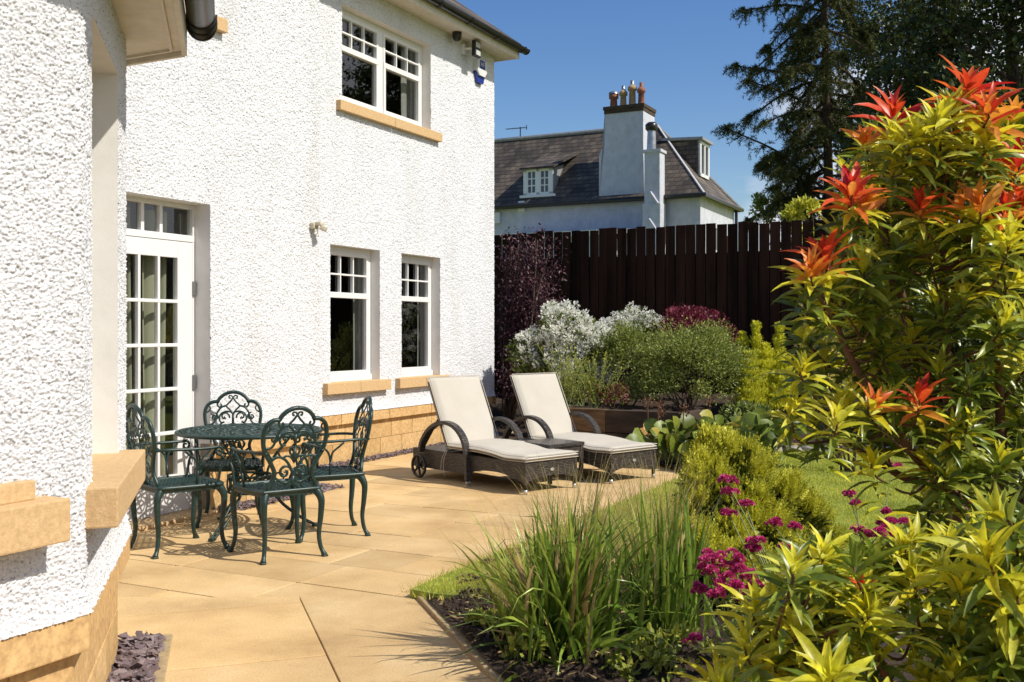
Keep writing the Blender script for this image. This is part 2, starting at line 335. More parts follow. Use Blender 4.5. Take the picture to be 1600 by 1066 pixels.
M['lf_stipa'] = leafmat('straw_grass', [(.50, .40, .17), (.42, .34, .12), (.36, .33, .1), (.58, .46, .24)], .4, .6, k=1.25)
M['lf_berg'] = leafmat('round_glossy_leaves', [(0.0625, 0.1000, 0.0135), (0.1375, 0.1800, 0.0225), (0.0438, 0.0700, 0.0105), (0.2500, 0.2700, 0.0450), (0.3125, 0.1300, 0.0450)], .25, .42, .35, k=1.45)
M['tree_dark'] = leafmat('dark_tree_leaves', [(.020, .030, .009), (.042, .056, .014), (.013, .021, .007), (.075, .09, .022)], .25, k=1.7)
M['needle'] = leafmat('conifer_needles', [(0.0312, 0.0420, 0.0105), (0.0688, 0.0750, 0.0180), (0.0225, 0.0300, 0.0083), (0.1063, 0.1000, 0.0263)], .25, .6, k=2.03)
# ============================================================ GROUND
def clip(poly, p, nrm):
    """keep the side where (x-p).n >= 0"""
    o = []
    for i in range(len(poly)):
        a, b = poly[i], poly[(i+1) % len(poly)]
        da = (a[0]-p[0])*nrm[0]+(a[1]-p[1])*nrm[1]; db = (b[0]-p[0])*nrm[0]+(b[1]-p[1])*nrm[1]
        if da >= 0: o.append(a)
        if (da >= 0) != (db >= 0):
            t = da/(da-db); o.append((a[0]+(b[0]-a[0])*t, a[1]+(b[1]-a[1])*t))
    return o
g = MB(); g.quad((-900, -300, -.10), (900, -300, -.10), (900, 1500, -.10), (-900, 1500, -.10))
tag(g.build('ground', M['grassbase']), kind='structure')
def slabs(mb, org, ex, ey, rows, wid, clipper, seed, x0=-14, x1=14):
    rr = random.Random(seed); y = 0
    for r_, hgt in rows:
        x = x0+rr.random()*.5
        while x < x1:
            L = rr.choice(wid); gj = .005
            if rr.random() < .5: gj = .011
            P = [(x+gj/2, r_), (x+L-gj/2, r_), (x+L-gj/2, r_+hgt-.006), (x+gj/2, r_+hgt-.006)]
            W = [(org[0]+a*ex[0]+b*ey[0], org[1]+a*ex[1]+b*ey[1]) for a, b in P]
            W = clipper(W)
            if len(W) > 2:
                dz = rr.uniform(-.0015, .0015); cx = sum(p[0] for p in W)/len(W); cy = sum(p[1] for p in W)/len(W)
                n = len(W); ins = [(cx+(p[0]-cx)*.994, cy+(p[1]-cy)*.994) for p in W]
                v = [(a, b, -.04) for a, b in W]+[(a, b, -.0025+dz) for a, b in W]+[(a, b, dz) for a, b in ins]
                q = [[i, (i+1) % n, n+(i+1) % n, n+i] for i in range(n)]+[[n+i, n+(i+1) % n, 2*n+(i+1) % n, 2*n+i] for i in range(n)]
                mb.add(v, q, [[2*n, 2*n+i, 2*n+i+1] for i in range(1, n-1)])
            x += L
pat = MB()
MIT = (-.5, 5.34)
rows = []; y = -9.0
while y < 9: h_ = random.choice([.45, .45, .6, .6]); rows.append((y, h_)); y += h_
def clip_far(W):
    W = clip(W, MIT, (0, 1));  W = clip(W, (0, 15.5), (0, -1)) if len(W) > 2 else W
    return clip(W, (4.0, 9), (-1, 0)) if len(W) > 2 else W
slabs(pat, (-.5, 5.32), (-.8923, .4515), (.4515, .8923), rows, [.45, .45, .6, .6, .9], clip_far, 3)
E3 = np.array([.314, -.949])
rows2 = [(-4.2+i*1.05, 1.05) for i in range(4)]+[(i*.9, .9) for i in range(5)]
slabs(pat, (-1.103, 5.333), (.314, -.949), (.949, .314), rows2, [.75, .9, 1.2], lambda W: clip(clip(W, MIT, (0, -1)) or [(0,0)], (3, 0), (-1, 0)), 5, -5, 9)
tag(pat.build('patio', M['patio']), kind='structure')
b = MB(); b.quad((-12, -4, -.02), (4.2, -4, -.02), (4.2, 15.6, -.02), (-12, 15.6, -.02)); tag(b.build('patio_bedding', M['joint']), kind='structure')

# --- soil bed in front of the lawn, edged by a kerb
def hash2(ix, iy, k):
    h = (ix*374761393+iy*668265263+k*974711) & 0x7fffffff
    h = ((h ^ (h >> 13))*1274126177) & 0x7fffffff
    return ((h ^ (h >> 16)) & 0xffffff)/float(0xffffff)
def vnoise(x, y, s, k=0):
    x = np.asarray(x)*s; y = np.asarray(y)*s; ix = np.floor(x).astype(np.int64); iy = np.floor(y).astype(np.int64)
    fx = x-ix; fy = y-iy; fx = fx*fx*(3-2*fx); fy = fy*fy*(3-2*fy)
    a = hash2(ix, iy, k); b = hash2(ix+1, iy, k); c = hash2(ix, iy+1, k); d = hash2(ix+1, iy+1, k)
    return (a*(1-fx)+b*fx)*(1-fy)+(c*(1-fx)+d*fx)*fy
def worley(x, y, s, k=0, jit=.85):
    X = np.asarray(x)*s; Y = np.asarray(y)*s; ix = np.floor(X).astype(np.int64); iy = np.floor(Y).astype(np.int64)
    best = np.full(X.shape, 9.); hb = np.zeros(X.shape)
    for dx in (-1, 0, 1):
        for dy in (-1, 0, 1):
            cx = ix+dx; cy = iy+dy
            px = cx+.5+jit*(hash2(cx, cy, k)-.5); py = cy+.5+jit*(hash2(cx, cy, k+1)-.5)
            d = np.sqrt((X-px)**2+(Y-py)**2); m = d < best; best = np.where(m, d, best); hb = np.where(m, hash2(cx, cy, k+2), hb)
    return best, hb
def grid(fn, a0, a1, na, b0, b1, nb, mask=None):
    a = np.linspace(a0, a1, na); b_ = np.linspace(b0, b1, nb); A, B = np.meshgrid(a, b_, indexing='ij')
    v = fn(A, B).reshape(-1, 3); i = np.arange(na-1)[:, None]; j = np.arange(nb-1)[None, :]
    q = np.stack([i*nb+j, (i+1)*nb+j, (i+1)*nb+j+1, i*nb+j+1], -1).reshape(-1, 4)
    if mask is not None:
        c = v[q].mean(1); q = q[mask(c[:, 0], c[:, 1])]
    return v, q
def soilfn(amp, z0):
    def f(S, T):
        x = -.5+E3[0]*S+D1[0]*T; y = 5.32+E3[1]*S+D1[1]*T
        z = z0+amp*(vnoise(x, y, 5)*.9+vnoise(x, y, 17, 3)*.6+vnoise(x, y, 50, 5)*.45+vnoise(x, y, 110, 7)*.25-.9)*np.clip(T*8, .1, 1)
        return np.stack([x, y, z], -1)
    return f
sb = MB(); sb.add(*grid(soilfn(.045, .03), .01, 3.4, 260, .04, 1.9, 150)); sb.add(*grid(soilfn(.012, .020), 3.38, 14, 90, .04, 12, 90)); sb.add(*grid(soilfn(.012, .019), .01, 3.4, 30, 1.88, 12, 60))
# loose crumbs and small stones
for i in range(900):
    s_, t_ = random.random()*1.9, .06+random.random()**1.3*1.2; p = soilfn(.045, .03)(np.array([s_]), np.array([t_]))[0]
    k = random.uniform(.004, .014); sb.box(p+np.array([0, 0, k*.3]), (k*random.uniform(1, 2), k*1.3, k), Matrix.Rotation(random.random()*6, 3, (random.random(), random.random(), 1)))
tag(sb.build('flower_bed_soil', M['soil'], smooth=False), kind='structure')
kb = MB(); 
for i in range(5):
    s0, s1 = i*.92, (i+1)*.92-.006; c = np.array([-.5, 5.32])+E3*(s0+s1)/2+np.array([.949, .314])*.032
    kb.box((c[0], c[1], -.01), (.058, s1-s0, .06), Matrix.Rotation(math.atan2(E3[1], E3[0])-math.pi/2, 3, 'Z'), .004)
tag(kb.build('kerb', M['kerb']), kind='structure')

# --- lawn
LAWN = [(-.53, 5.33), (-.40, 5.24), (-.19, 5.18), (.1, 5.25), (.5, 5.55), (1.1, 6.1), (2.2, 6.3), (4.0, 6.1), (9, 5.6), (10, 11.9), (5.2, 11.7), (3.1, 11.5), (2.3, 10.75), (1.72, 9.75)]
def inpoly(x, y, P):
    x = np.asarray(x); y = np.asarray(y); r = np.zeros(x.shape, bool); n = len(P)
    for i in range(n):
        x0, y0 = P[i]; x1, y1 = P[(i+1) % n]
        c = ((y0 > y) != (y1 > y)) & (x < (x1-x0)*(y-y0)/(y1-y0+1e-12)+x0); r ^= c
    return r
def flatpoly(P, z, zb):
    bm = bmesh.new(); vs = [bm.verts.new((x, y, z)) for x, y in P]; f = bm.faces.new(vs)
    r = bmesh.ops.extrude_face_region(bm, geom=[f]); 
    for v in r['geom']:
        if isinstance(v, bmesh.types.BMVert): v.co.z = zb
    bmesh.ops.triangulate(bm, faces=bm.faces[:]); bmesh.ops.recalc_face_normals(bm, faces=bm.faces[:]); return bm
def bm_obj(bm, name, mat, parent=None):
    me = bpy.data.meshes.new(name); bm.to_mesh(me); bm.free(); me.materials.append(mat); o = bpy.data.objects.new(name, me); scene.collection.objects.link(o)
    if parent: o.parent = parent
    return o
tag(bm_obj(flatpoly(LAWN, .045, -.02), 'lawn', M['grassbase']), kind='structure')
def blades(P, n, hmin, hmax, wid, z, seed, bbox, dens=None, lean=.5):
    r_ = np.random.default_rng(seed); x = r_.uniform(bbox[0], bbox[1], n); y = r_.uniform(bbox[2], bbox[3], n)
    k = inpoly(x, y, P)
    if dens is not None: k &= r_.random(n) < dens(x, y)
    x, y = x[k], y[k]; n = len(x); h = r_.uniform(hmin, hmax, n)*(.7+.6*vnoise(x, y, 6)); a = r_.uniform(0, 6.283, n); l = r_.uniform(.1, 1, n)*lean
    wv = wid*r_.uniform(.7, 1.3, n)*(.6+y/9); ca, sa = np.cos(a), np.sin(a); b_ = r_.uniform(0, 6.283, n)
    p0 = np.stack([x-ca*wv, y-sa*wv, np.full(n, z)], -1); p1 = np.stack([x+ca*wv, y+sa*wv, np.full(n, z)], -1)
    p2 = np.stack([x+np.cos(b_)*h*l, y+np.sin(b_)*h*l, z+h*np.sqrt(1-.6*l*l)], -1)
    return np.stack([p0, p1, p2], 1).reshape(-1, 3), np.arange(3*n).reshape(-1, 3)
gb = MB(); vis = lambda x, y: np.where(x > y*.56, .30, np.clip(7.5/y, .5, 1.0)**1.3)
v, t = blades(LAWN, 900000, .016, .034, .0016, .042, 1, (-.6, 9.9, 5.1, 11.9), vis, .95); gb.add(v, t=t)
EDG = [(-.60, 5.34), (-.45, 5.17), (-.19, 5.10), (.1, 5.17), (.5, 5.45), (.5, 5.62), (-.1, 5.38), (1.8, 9.72), (1.68, 9.78)]
v, t = blades(EDG, 26000, .03, .06, .0019, .03, 2, (-.6, 1.9, 5.0, 9.8), None, .9); gb.add(v, t=t)
tag(gb.build('lawn_grass', M['grass']), 'short green and straw tipped grass blades of the lawn', 'grass', kind='stuff')

# --- back beds: ground behind the timber, and low earth round it
def backz(x, y):
    ed = (y-11.45)-(1.05-x)*.5
    hi = np.clip((y-11.6)/1.2, 0, 1)*.42+.05
    raised = np.where((x < 1.9) & (x > .55), .47, hi)
    raised = np.where(x <= .55, .02+.3*np.clip((y-14.4)/1.0, 0, 1), raised)
    return raised+.06*(vnoise(x, y, 3)+vnoise(x, y, 12, 3)*.5+vnoise(x, y, 30, 4)*.25-.9)
BACK = [(-.3, 14.2), (.52, 12.6), (.72, 12.05), (1.08, 11.56), (1.85, 11.18), (2.1, 11.3), (3.1, 11.55), (5.2, 11.75), (10, 11.95), (12, 12), (12, 17), (-3, 18.6), (-2.5, 15.2)]
bb = MB(); bb.add(*grid(lambda A, B: np.stack([A, B, backz(A, B)], -1), -3, 12, 260, 11, 18.6, 160, lambda x, y: inpoly(x, y, BACK)))
tag(bb.build('raised_bed_soil', M['soil']), kind='structure')
lowp = [(1.72, 9.72), (2.32, 10.72), (3.1, 11.5), (3.1, 11.8), (1.9, 11.6), (1.0, 11.9), (1.25, 11.2), (1.55, 10.4)]
bb = MB(); bb.add(*grid(lambda A, B: np.stack([A, B, .01+.05*vnoise(A, B, 6)], -1), .8, 3.4, 60, 9.5, 12, 60, lambda x, y: inpoly(x, y, lowp)))
tag(bb.build('border_soil', M['soil']), kind='structure')
# retaining sleepers of the raised bed
tw = empty('timber_retaining_wall', 'low dark timber retaining wall of the raised bed behind the right lounger', 'retaining wall', (1.05, 11.5, 0))
def sleeper(p, q_, z0, z1, mat, th=.10):
    p = np.array(p); q_ = np.array(q_); d = q_-p; L = np.linalg.norm(d); d = d/L; n = np.array([-d[1], d[0]]); c = (p+q_)/2+n*th/2
    m_ = MB(); m_.box((c[0], c[1], (z0+z1)/2), (L-.004, th, z1-z0-.006), Matrix.Rotation(math.atan2(d[1], d[0]), 3, 'Z'), .008)
    local(tw, m_).build('sleeper', mat, tw)
for z0, z1 in ((0, .26), (.26, .52)):
    sleeper((.56, 11.78), (1.05, 11.5), z0, z1, M['timber']); sleeper((1.05, 11.5), (1.86, 11.09), z0, z1-.003, M['dark_timber'])  # left face gets the sunlit colour, right face the shaded one
    sleeper((1.86, 11.09), (2.2, 11.62), z0, z1-.01, M['dark_timber']); sleeper((.45, 12.9), (.56, 11.78), z0, z1-.012, M['dark_timber'])
# edging stones at the lawn's far side
for i in range(13):
    x = 2.95+i*.21+random.uniform(-.03, .03); y = 11.5+(x-3.1)*.09+random.uniform(-.04, .04)
    bm = bmesh.new(); bmesh.ops.create_icosphere(bm, subdivisions=2, radius=1)
    s_ = (random.uniform(.09, .16), random.uniform(.07, .11), random.uniform(.045, .10)); ph = random.random()*50
    for v in bm.verts:
        k = 1+.28*(float(vnoise(np.array([v.co.x+ph]), np.array([v.co.y+v.co.z*1.7]), 2.0)[0])-.5); v.co = Vector((v.co.x*s_[0]*k, v.co.y*s_[1]*k, max(-.6, min(.75, v.co.z))*s_[2]*k))
    o = bm_obj(bm, 'edging_stone', M['rock']); o.location = (x, y, .05); o.rotation_euler = (0, random.uniform(-.2, .2), random.uniform(-.5, .5))
    tag(o, ('leftmost rough grey stone' if i == 0 else 'rightmost rough grey stone' if i == 12 else ['second', 'third', 'fourth', 'fifth', 'sixth', 'seventh', 'eighth', 'ninth', 'tenth', 'eleventh', 'twelfth'][i-1]+' rough grey stone from the left')+' along the far lawn edge', 'stone', 'edging stones along the far lawn edge')

# ============================================================ HOUSE
def nrm(v): v = np.asarray(v, float); return v/np.linalg.norm(v)
def offs(P, k, closed=False):
    """offset an open path to its right-hand side by k"""
    P = [np.array(p, float) for p in P]; o = []
    for i, p in enumerate(P):
        a = nrm(P[i]-P[i-1]) if i > 0 else nrm(P[1]-P[0]); b = nrm(P[i+1]-P[i]) if i < len(P)-1 else nrm(P[-1]-P[-2])
        na = np.array([a[1], -a[0]]); nb = np.array([b[1], -b[0]]); s = na+nb; s = s/np.dot(s, na) if abs(np.dot(s, na)) > 1e-6 else na
        o.append(p+s*k)
    return o
Q1 = np.array([-1.28, 3.10]); Q2 = np.array([-1.64, 4.40]); A0 = Q1-D1*3.6; 
PL = np.array([-2.246, 7.97]); PR = np.array([-.24, 13.8])
Q3 = Q2-NO*2.35
copeB = [A0, Q1, Q2, Q3]; faceB = offs(copeB, -.02)
LC = PL+D1*1.2; LR = LC-NO*.845; L0 = PL-D1*3.9
faceL = [L0, LC, LR]; R0 = PR-D1*7.6; RE = PR-NO*7.0
faceR = [R0, PR, RE]
Zp = .53; EAVE = 5.10
house = empty('white_house', 'two storey white roughcast house with sandstone plinth and sills at the left', 'house', (PR[0], PR[1], 0))
def hp(mb, name, mat, parent=None, smooth=False):
    o = local(house, mb).build(name, mat, parent or house, smooth); return o
def hh(s, z, sc, k=0):
    d, hb = worley(s+.006*vnoise(s, z, 60, 9), z+.006*vnoise(s, z, 60, 12), sc, k); d2, hb2 = worley(s, z, sc*1.9, k+20)
    return np.clip(1-d*1.25, 0, 1)**.8*(.35+.65*hb)+.35*np.clip(1-d2*1.4, 0, 1)*hb2+.35*vnoise(s, z, sc*.45, 5)+.25*vnoise(s, z, 2.0, 6)
def roughcast(path, s0, s1, z0, z1, step, amp, sc, openings=(), flare=True, dlt=.014):
    P = np.array(path); seg = np.linalg.norm(np.diff(P, axis=0), axis=1); cum = np.concatenate([[0], np.cumsum(seg)])
    dirs = np.diff(P, axis=0)/seg[:, None]
    def pos(s):
        s = np.asarray(s); i = np.clip(np.searchsorted(cum, s, 'right')-1, 0, len(seg)-1); return P[i]+dirs[i]*(s-cum[i])[..., None], dirs[i]
    def axis(a0, a1, br):
        pts = sorted(set([a0, a1]+[b for b in br if a0 < b < a1])); o = [pts[0]]
        for p, q_ in zip(pts, pts[1:]):
            n = max(1, int(round((q_-p)/step))); o += list(np.linspace(p, q_, n+1)[1:])
        return np.array(o)
    S = axis(s0, s1, [o[0] for o in openings]+[o[1] for o in openings]+[c for c in cum[1:-1]]); Z = axis(z0, z1, [o[2] for o in openings]+[o[3] for o in openings])
    pa, da = pos(np.clip(S-dlt, cum[0], cum[-1])); pb, db = pos(np.clip(S+dlt, cum[0], cum[-1])); pm = (pa+pb)/2
    near = np.linalg.norm(da-db, axis=1) > 1e-6; pc, dc = pos(S); pm = np.where(near[:, None], pm, pc); dd = da+db; dd /= np.linalg.norm(dd, axis=1)[:, None]
    nn = np.stack([dd[:, 1], -dd[:, 0]], -1)
    SS, ZZ = np.meshgrid(S, Z, indexing='ij'); hgt = amp*(hh(SS, ZZ, sc)-.35)
    if flare: hgt = hgt+.022*np.clip(1-(ZZ-Zp)/.12, 0, 1)**2
    v = np.concatenate([pm[:, None, :]+nn[:, None, :]*hgt[..., None], ZZ[..., None]], -1)
    na, nb = len(S), len(Z); i = np.arange(na-1)[:, None]; j = np.arange(nb-1)[None, :]
    q = np.stack([i*nb+j, (i+1)*nb+j, (i+1)*nb+j+1, i*nb+j+1], -1).reshape(-1, 4)
    sc_ = ((S[:-1]+S[1:])/2)[:, None]+0*Z[:-1][None, :]; zc = ((Z[:-1]+Z[1:])/2)[None, :]+0*S[:-1][:, None]
    keep = np.ones(sc_.shape, bool)
    for o in openings: keep &= ~((sc_ > o[0]) & (sc_ < o[1]) & (zc > o[2]) & (zc < o[3]))
    mb = MB(); mb.add(v.reshape(-1, 3), q[keep.ravel()]); return mb
class Wall:
    def __init__(s, org, d): s.o = np.array(org, float); s.d = nrm(d); s.n = np.array([s.d[1], -s.d[0]])
    def pt(s, u, k, z): p = s.o+s.d*u+s.n*k; return np.array([p[0], p[1], z])
    def box(s, mb, u0, u1, k0, k1, z0, z1, bev=0):
        rot = np.array([[s.d[0], s.n[0], 0], [s.d[1], s.n[1], 0], [0, 0, 1]]); rot[:, 1] *= 1
        mb.box(s.pt((u0+u1)/2, (k0+k1)/2, (z0+z1)/2), (abs(u1-u0), abs(k1-k0), abs(z1-z0)), rot, bev)
WA = Wall(faceB[1], D1); WB = Wall(faceB[1], nrm(faceB[2]-faceB[1])); WL = Wall(PL, D1); WR = Wall(PR, D1)
LB = np.linalg.norm(faceB[2]-faceB[1]); SA = np.linalg.norm(faceB[1]-faceB[0])
opA = (-2.6, -.36, .90, 2.40); opB = (.17, .97, .90, 2.40)
opL = (-1.20, -.15, .0, 2.36); opLu = (-1.25, -.16, 3.80, 4.84)
W1 = (-3.63, -2.73, .86, 2.295); W2 = (-2.29, -1.43, .86, 2.295); WU = (-3.43, -1.65, 3.80, 4.84)
hp(roughcast(faceB, SA-.62, SA+LB+.06, Zp, 2.62, .0027, .0110, 98, [(SA+opB[0], SA+opB[1], opB[2], opB[3]), (SA+opA[0], SA+opA[1], opA[2], opA[3])]), 'wall', M['harl'], smooth=True)
hp(roughcast(faceB, SA-3.6, SA-.62, Zp, 2.62, .03, .0110, 98, [(SA+opA[0], SA+opA[1], opA[2], opA[3])]), 'wall', M['harl'], smooth=True)
hp(roughcast(faceL, 2.5, 5.2, Zp, EAVE, .0052, .0145, 78, [(3.9+opL[0], 3.9+opL[1], opL[2], opL[3]), (3.9+opLu[0], 3.9+opLu[1], opLu[2], opLu[3])], dlt=.003), 'wall', M['harl'], smooth=True)
hp(roughcast(faceR, 7.6-4.4, 7.7, Zp, EAVE, .0062, .0155, 72, [(7.6+o[0], 7.6+o[1], o[2], o[3]) for o in (W1, W2, WU)]), 'wall', M['harl'], smooth=True)
hid = MB()
def wallquad(p, q_, z0, z1): hid.quad(V3(p, z0), V3(q_, z0), V3(q_, z1), V3(p, z1))
for p, q_, z1 in ((faceB[2]-NO*.06+0*D1, Q3, 2.62), (A0, A0-NO*4, 2.62), (L0, WL.pt(-1.4, 0, 0)[:2], EAVE), (LC, LR, EAVE), (R0, WR.pt(-4.4, 0, 0)[:2], EAVE), (PR-NO*.1, RE, EAVE), (RE, RE-D1*12, EAVE), (RE-D1*12, L0-D1*0, EAVE)): wallquad(p, q_, 0, z1)
hp(hid, 'wall', M['harl'])
# reveals (smooth render round each opening), depth dp
def reveals(W, o, dp, under=True, mat='reveal'):
    u0, u1, z0, z1 = o; m_ = MB()
    for u in (u0, u1): m_.quad(W.pt(u, .006, z0), W.pt(u, -dp-.05, z0), W.pt(u, -dp-.05, z1), W.pt(u, .006, z1))
    m_.quad(W.pt(u0, .006, z1), W.pt(u1, .006, z1), W.pt(u1, -dp-.05, z1), W.pt(u0, -dp-.05, z1))
    if under: m_.quad(W.pt(u0, .006, z0), W.pt(u1, .006, z0), W.pt(u1, -dp-.05, z0), W.pt(u0, -dp-.05, z0))
    # lip hiding the render's ragged edge
    hp(m_, 'window_reveal' if under else 'door_reveal', M[mat])
for W, o, dp in ((WB, opB, .20), (WA, opA, .20), (WL, opLu, .12), (WR, W1, .12), (WR, W2, .12), (WR, WU, .12)): reveals(W, o, dp)
reveals(WL, opL, .15, False)
def sill(W, u0, u1, z1, h, proj, split=True, back=.10):
    m_ = MB(); um = (u0+u1)/2
    for a, b in (((u0, um-.002), (um+.002, u1)) if split else ((u0, u1),)):
        W.box(m_, a, b, -back, proj, z1-h, z1, .006)
    hp(m_, 'window_sill', M['stone'])
sill(WR, -3.76, -2.60, .862, .115, .075); sill(WR, -2.42, -1.30, .862, .115, .075); sill(WR, -3.53, -1.47, 3.803, .105, .065)
sill(WL, -1.35, -.02, 3.803, .105, .065); sill(WB, .02, 1.09, .905, .125, .10, False, .2); sill(WA, -2.75, -.125, .905, .125, .10, True, .2)
m_ = MB(); WA.box(m_, -2.7, -.19, -.15, .035, .905, .96, .004); hp(m_, 'window_sill', M['stone'])

def curtain(W, u0, u1, k, z0, z1, mat, parent, folds=9, seed=0):
    n = folds*8; u = np.linspace(u0, u1, n); ph = np.cumsum(.6+.5*np.sin(np.arange(n)*.37+seed)); kk = k+.035*np.sin(ph*.95)
    m_ = MB(); Z = np.linspace(z0, z1, 6); v = np.array([[W.pt(a+.01*math.sin(z*2+a*9), b_*1.0, z) for z in Z] for a, b_ in zip(u, kk)]).reshape(-1, 3)
    i = np.arange(n-1)[:, None]; j = np.arange(5)[None, :]; m_.add(v, np.stack([i*6+j, (i+1)*6+j, (i+1)*6+j+1, i*6+j+1], -1).reshape(-1, 4))
    return hp(m_, 'curtain', mat, None, True)
def sashwin(W, o, dp, cells=1, rail=1.78, cols=3, trims=True, top_rows=2):
    """casement look: small panes over one large pane"""
    u0, u1, z0, z1 = o; m_ = MB(); K = -dp; fw = .055
    B = lambda a, b, c, d, k0=-.06, k1=0, bev=.004: W.box(m_, a, b, K+k0, K+k1, c, d, bev)
    B(u0, u0+fw, z0+.02, z1); B(u1-fw, u1, z0+.02, z1); B(u0, u1, z1-fw, z1, -.062, .002); B(u0, u1, z0, z0+.062, -.062, .022)
    for c in range(1, cells):
        uc = u0+(u1-u0)*c/cells; B(uc-.045, uc+.045, z0+.05, z1-.03, -.06, .003)
    panes = []
    for c in range(cells):
        a = u0+(u1-u0)*c/cells+(.045 if c else fw); b_ = u0+(u1-u0)*(c+1)/cells-(.045 if c < cells-1 else fw); zl = z0+.062; zh = z1-fw
        s = .048
        B(a+.002, a+s, zl, rail, -.045, .014); B(b_-s, b_-.002, zl, rail, -.045, .014); B(a, b_, zl, zl+s, -.045, .016); B(a, b_, rail-.03, rail+.03, -.045, .018)
        B(a+.002, a+s-.008, rail, zh, -.045, .010); B(b_-s+.008, b_-.002, rail, zh, -.045, .010); B(a, b_, zh-s+.008, zh, -.045, .012)
        for i in range(1, cols):
            uu = a+s+(b_-a-2*s)*i/cols; B(uu-.0095, uu+.0095, rail+.02, zh-s+.01, -.03, .006, .003)
        for i in range(1, top_rows):
            zz = rail+.03+(zh-s-rail-.03)*i/top_rows; B(a+.02, b_-.02, zz-.0095, zz+.0095, -.028, .0075, .003)
        panes.append((a+.01, b_-.01, zl+.01, rail)); panes.append((a+.01, b_-.01, rail, zh-.01))
    fr = hp(m_, 'window_frame', M['white'])
    for k_, (a, b_, c, d) in enumerate(panes):
        p = MB(); kk = K-.022-(.004 if k_ % 2 else 0); p.quad(W.pt(a, kk, c), W.pt(b_, kk, c), W.pt(b_, kk, d), W.pt(a, kk, d)); hp(p, 'pane', M['glass'], fr)
    return fr
sashwin(WR, W1, .115); sashwin(WR, W2, .115); sashwin(WR, WU, .115, 2, 4.42); sashwin(WL, opLu, .12, 1, 4.42)
sashwin(WB, opB, .20, 1, 1.9); sashwin(WA, opA, .20, 2, 1.9)
curtain(WR, W1[1]-.16, W1[1]+.26, -.27, .8, 2.35, M['pale_curtain'], house, 3, 1); curtain(WR, W2[1]-.13, W2[1]+.26, -.27, .8, 2.35, M['pale_curtain'], house, 3, 2)
curtain(WR, WU[1]-.25, WU[1]+.25, -.27, 3.7, 4.9, M['pale_curtain'], house, 4, 3); curtain(WR, WU[0]-.2, WU[0]+.2, -.30, 3.7, 4.9, M['pale_curtain'], house, 3, 4)
for k_, (a, b_) in enumerate(((-.90, -.66), (-.56, -.32), (-.20, .02))): curtain(WL, a, b_, -.29, .06, 2.3, M['curtain'], house, 3, k_)
# interior floors, ceilings and inner walls
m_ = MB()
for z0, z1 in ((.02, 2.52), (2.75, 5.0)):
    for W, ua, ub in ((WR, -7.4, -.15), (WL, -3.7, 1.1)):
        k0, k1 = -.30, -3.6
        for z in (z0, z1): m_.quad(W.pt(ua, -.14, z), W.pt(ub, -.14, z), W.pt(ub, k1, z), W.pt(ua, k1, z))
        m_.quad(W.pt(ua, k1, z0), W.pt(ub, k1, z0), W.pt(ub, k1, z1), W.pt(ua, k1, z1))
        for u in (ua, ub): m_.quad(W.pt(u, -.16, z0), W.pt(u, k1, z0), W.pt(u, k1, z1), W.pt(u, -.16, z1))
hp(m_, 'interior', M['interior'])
# glazed door with its transom
K = -.15
m_ = MB(); B = lambda a, b, c, d, k0, k1, bev=.004: WL.box(m_, a, b, K+k0, K+k1, c, d, bev)
U0, U1 = -1.05, -.178
B(-1.2, U0-.006, .02, 2.36, -.06, 0); B(U1+.004, -.15, .02, 2.36, -.06, 0); B(-1.2, -.15, 2.075, 2.125, -.06, .002); B(-1.2, -.15, 2.325, 2.36, -.062, .002)
x = U1+.004-.0
for wdt in (.30, .148, .148):
    x -= wdt; B(x-.03, x, 2.11, 2.34, -.05, -.004); x -= .03
tf = hp(m_, 'transom_frame', M['white'])
p = MB(); p.quad(WL.pt(-1.19, K-.03, 2.12), WL.pt(-.17, K-.03, 2.12), WL.pt(-.17, K-.03, 2.33), WL.pt(-1.19, K-.03, 2.33)); hp(p, 'pane', M['glass'], tf)
m_ = MB(); st = .155; gz0, gz1 = .30, 1.945
B(U0, U0+st, .03, 2.07, -.045, .004); B(U1-st, U1, .03, 2.07, -.045, .004); B(U0+st, U1-st, gz1, 2.07, -.045, .004); B(U0+st, U1-st, .03, gz0, -.045, .004)
B(U0+st-.0, U1-st, gz0, gz0+.012, -.04, .012); B(U0+st, U1-st, .07, gz0-.05, -.04, .0075, .006)
gw = U1-U0-2*st
for i in (1, 2): uu = U0+st+gw*i/3; B(uu-.012, uu+.012, gz0, gz1, -.03, .0065, .005)
for i in range(1, 5): zz = gz0+(gz1-gz0)*i/5; B(U0+st, U1-st, zz-.013, zz+.013, -.03, .0085, .005)
door = hp(m_, 'glazed_door', M['white'])
p = MB(); p.quad(WL.pt(U0+st, K-.02, gz0), WL.pt(U1-st, K-.02, gz0), WL.pt(U1-st, K-.02, gz1), WL.pt(U0+st, K-.02, gz1)); hp(p, 'pane', M['glass'], door)
for z in (.30, 1.0, 1.72):
    m_ = MB(); WL.box(m_, U1-.006, U1+.022, K+.004, K+.018, z-.055, z+.055, .004); hp(m_, 'hinge', M['hinge'], door)
m_ = MB(); WL.box(m_, -1.2, -.15, -.2, .09, -.012, .028, .006); hp(m_, 'door_threshold', M['stone'])

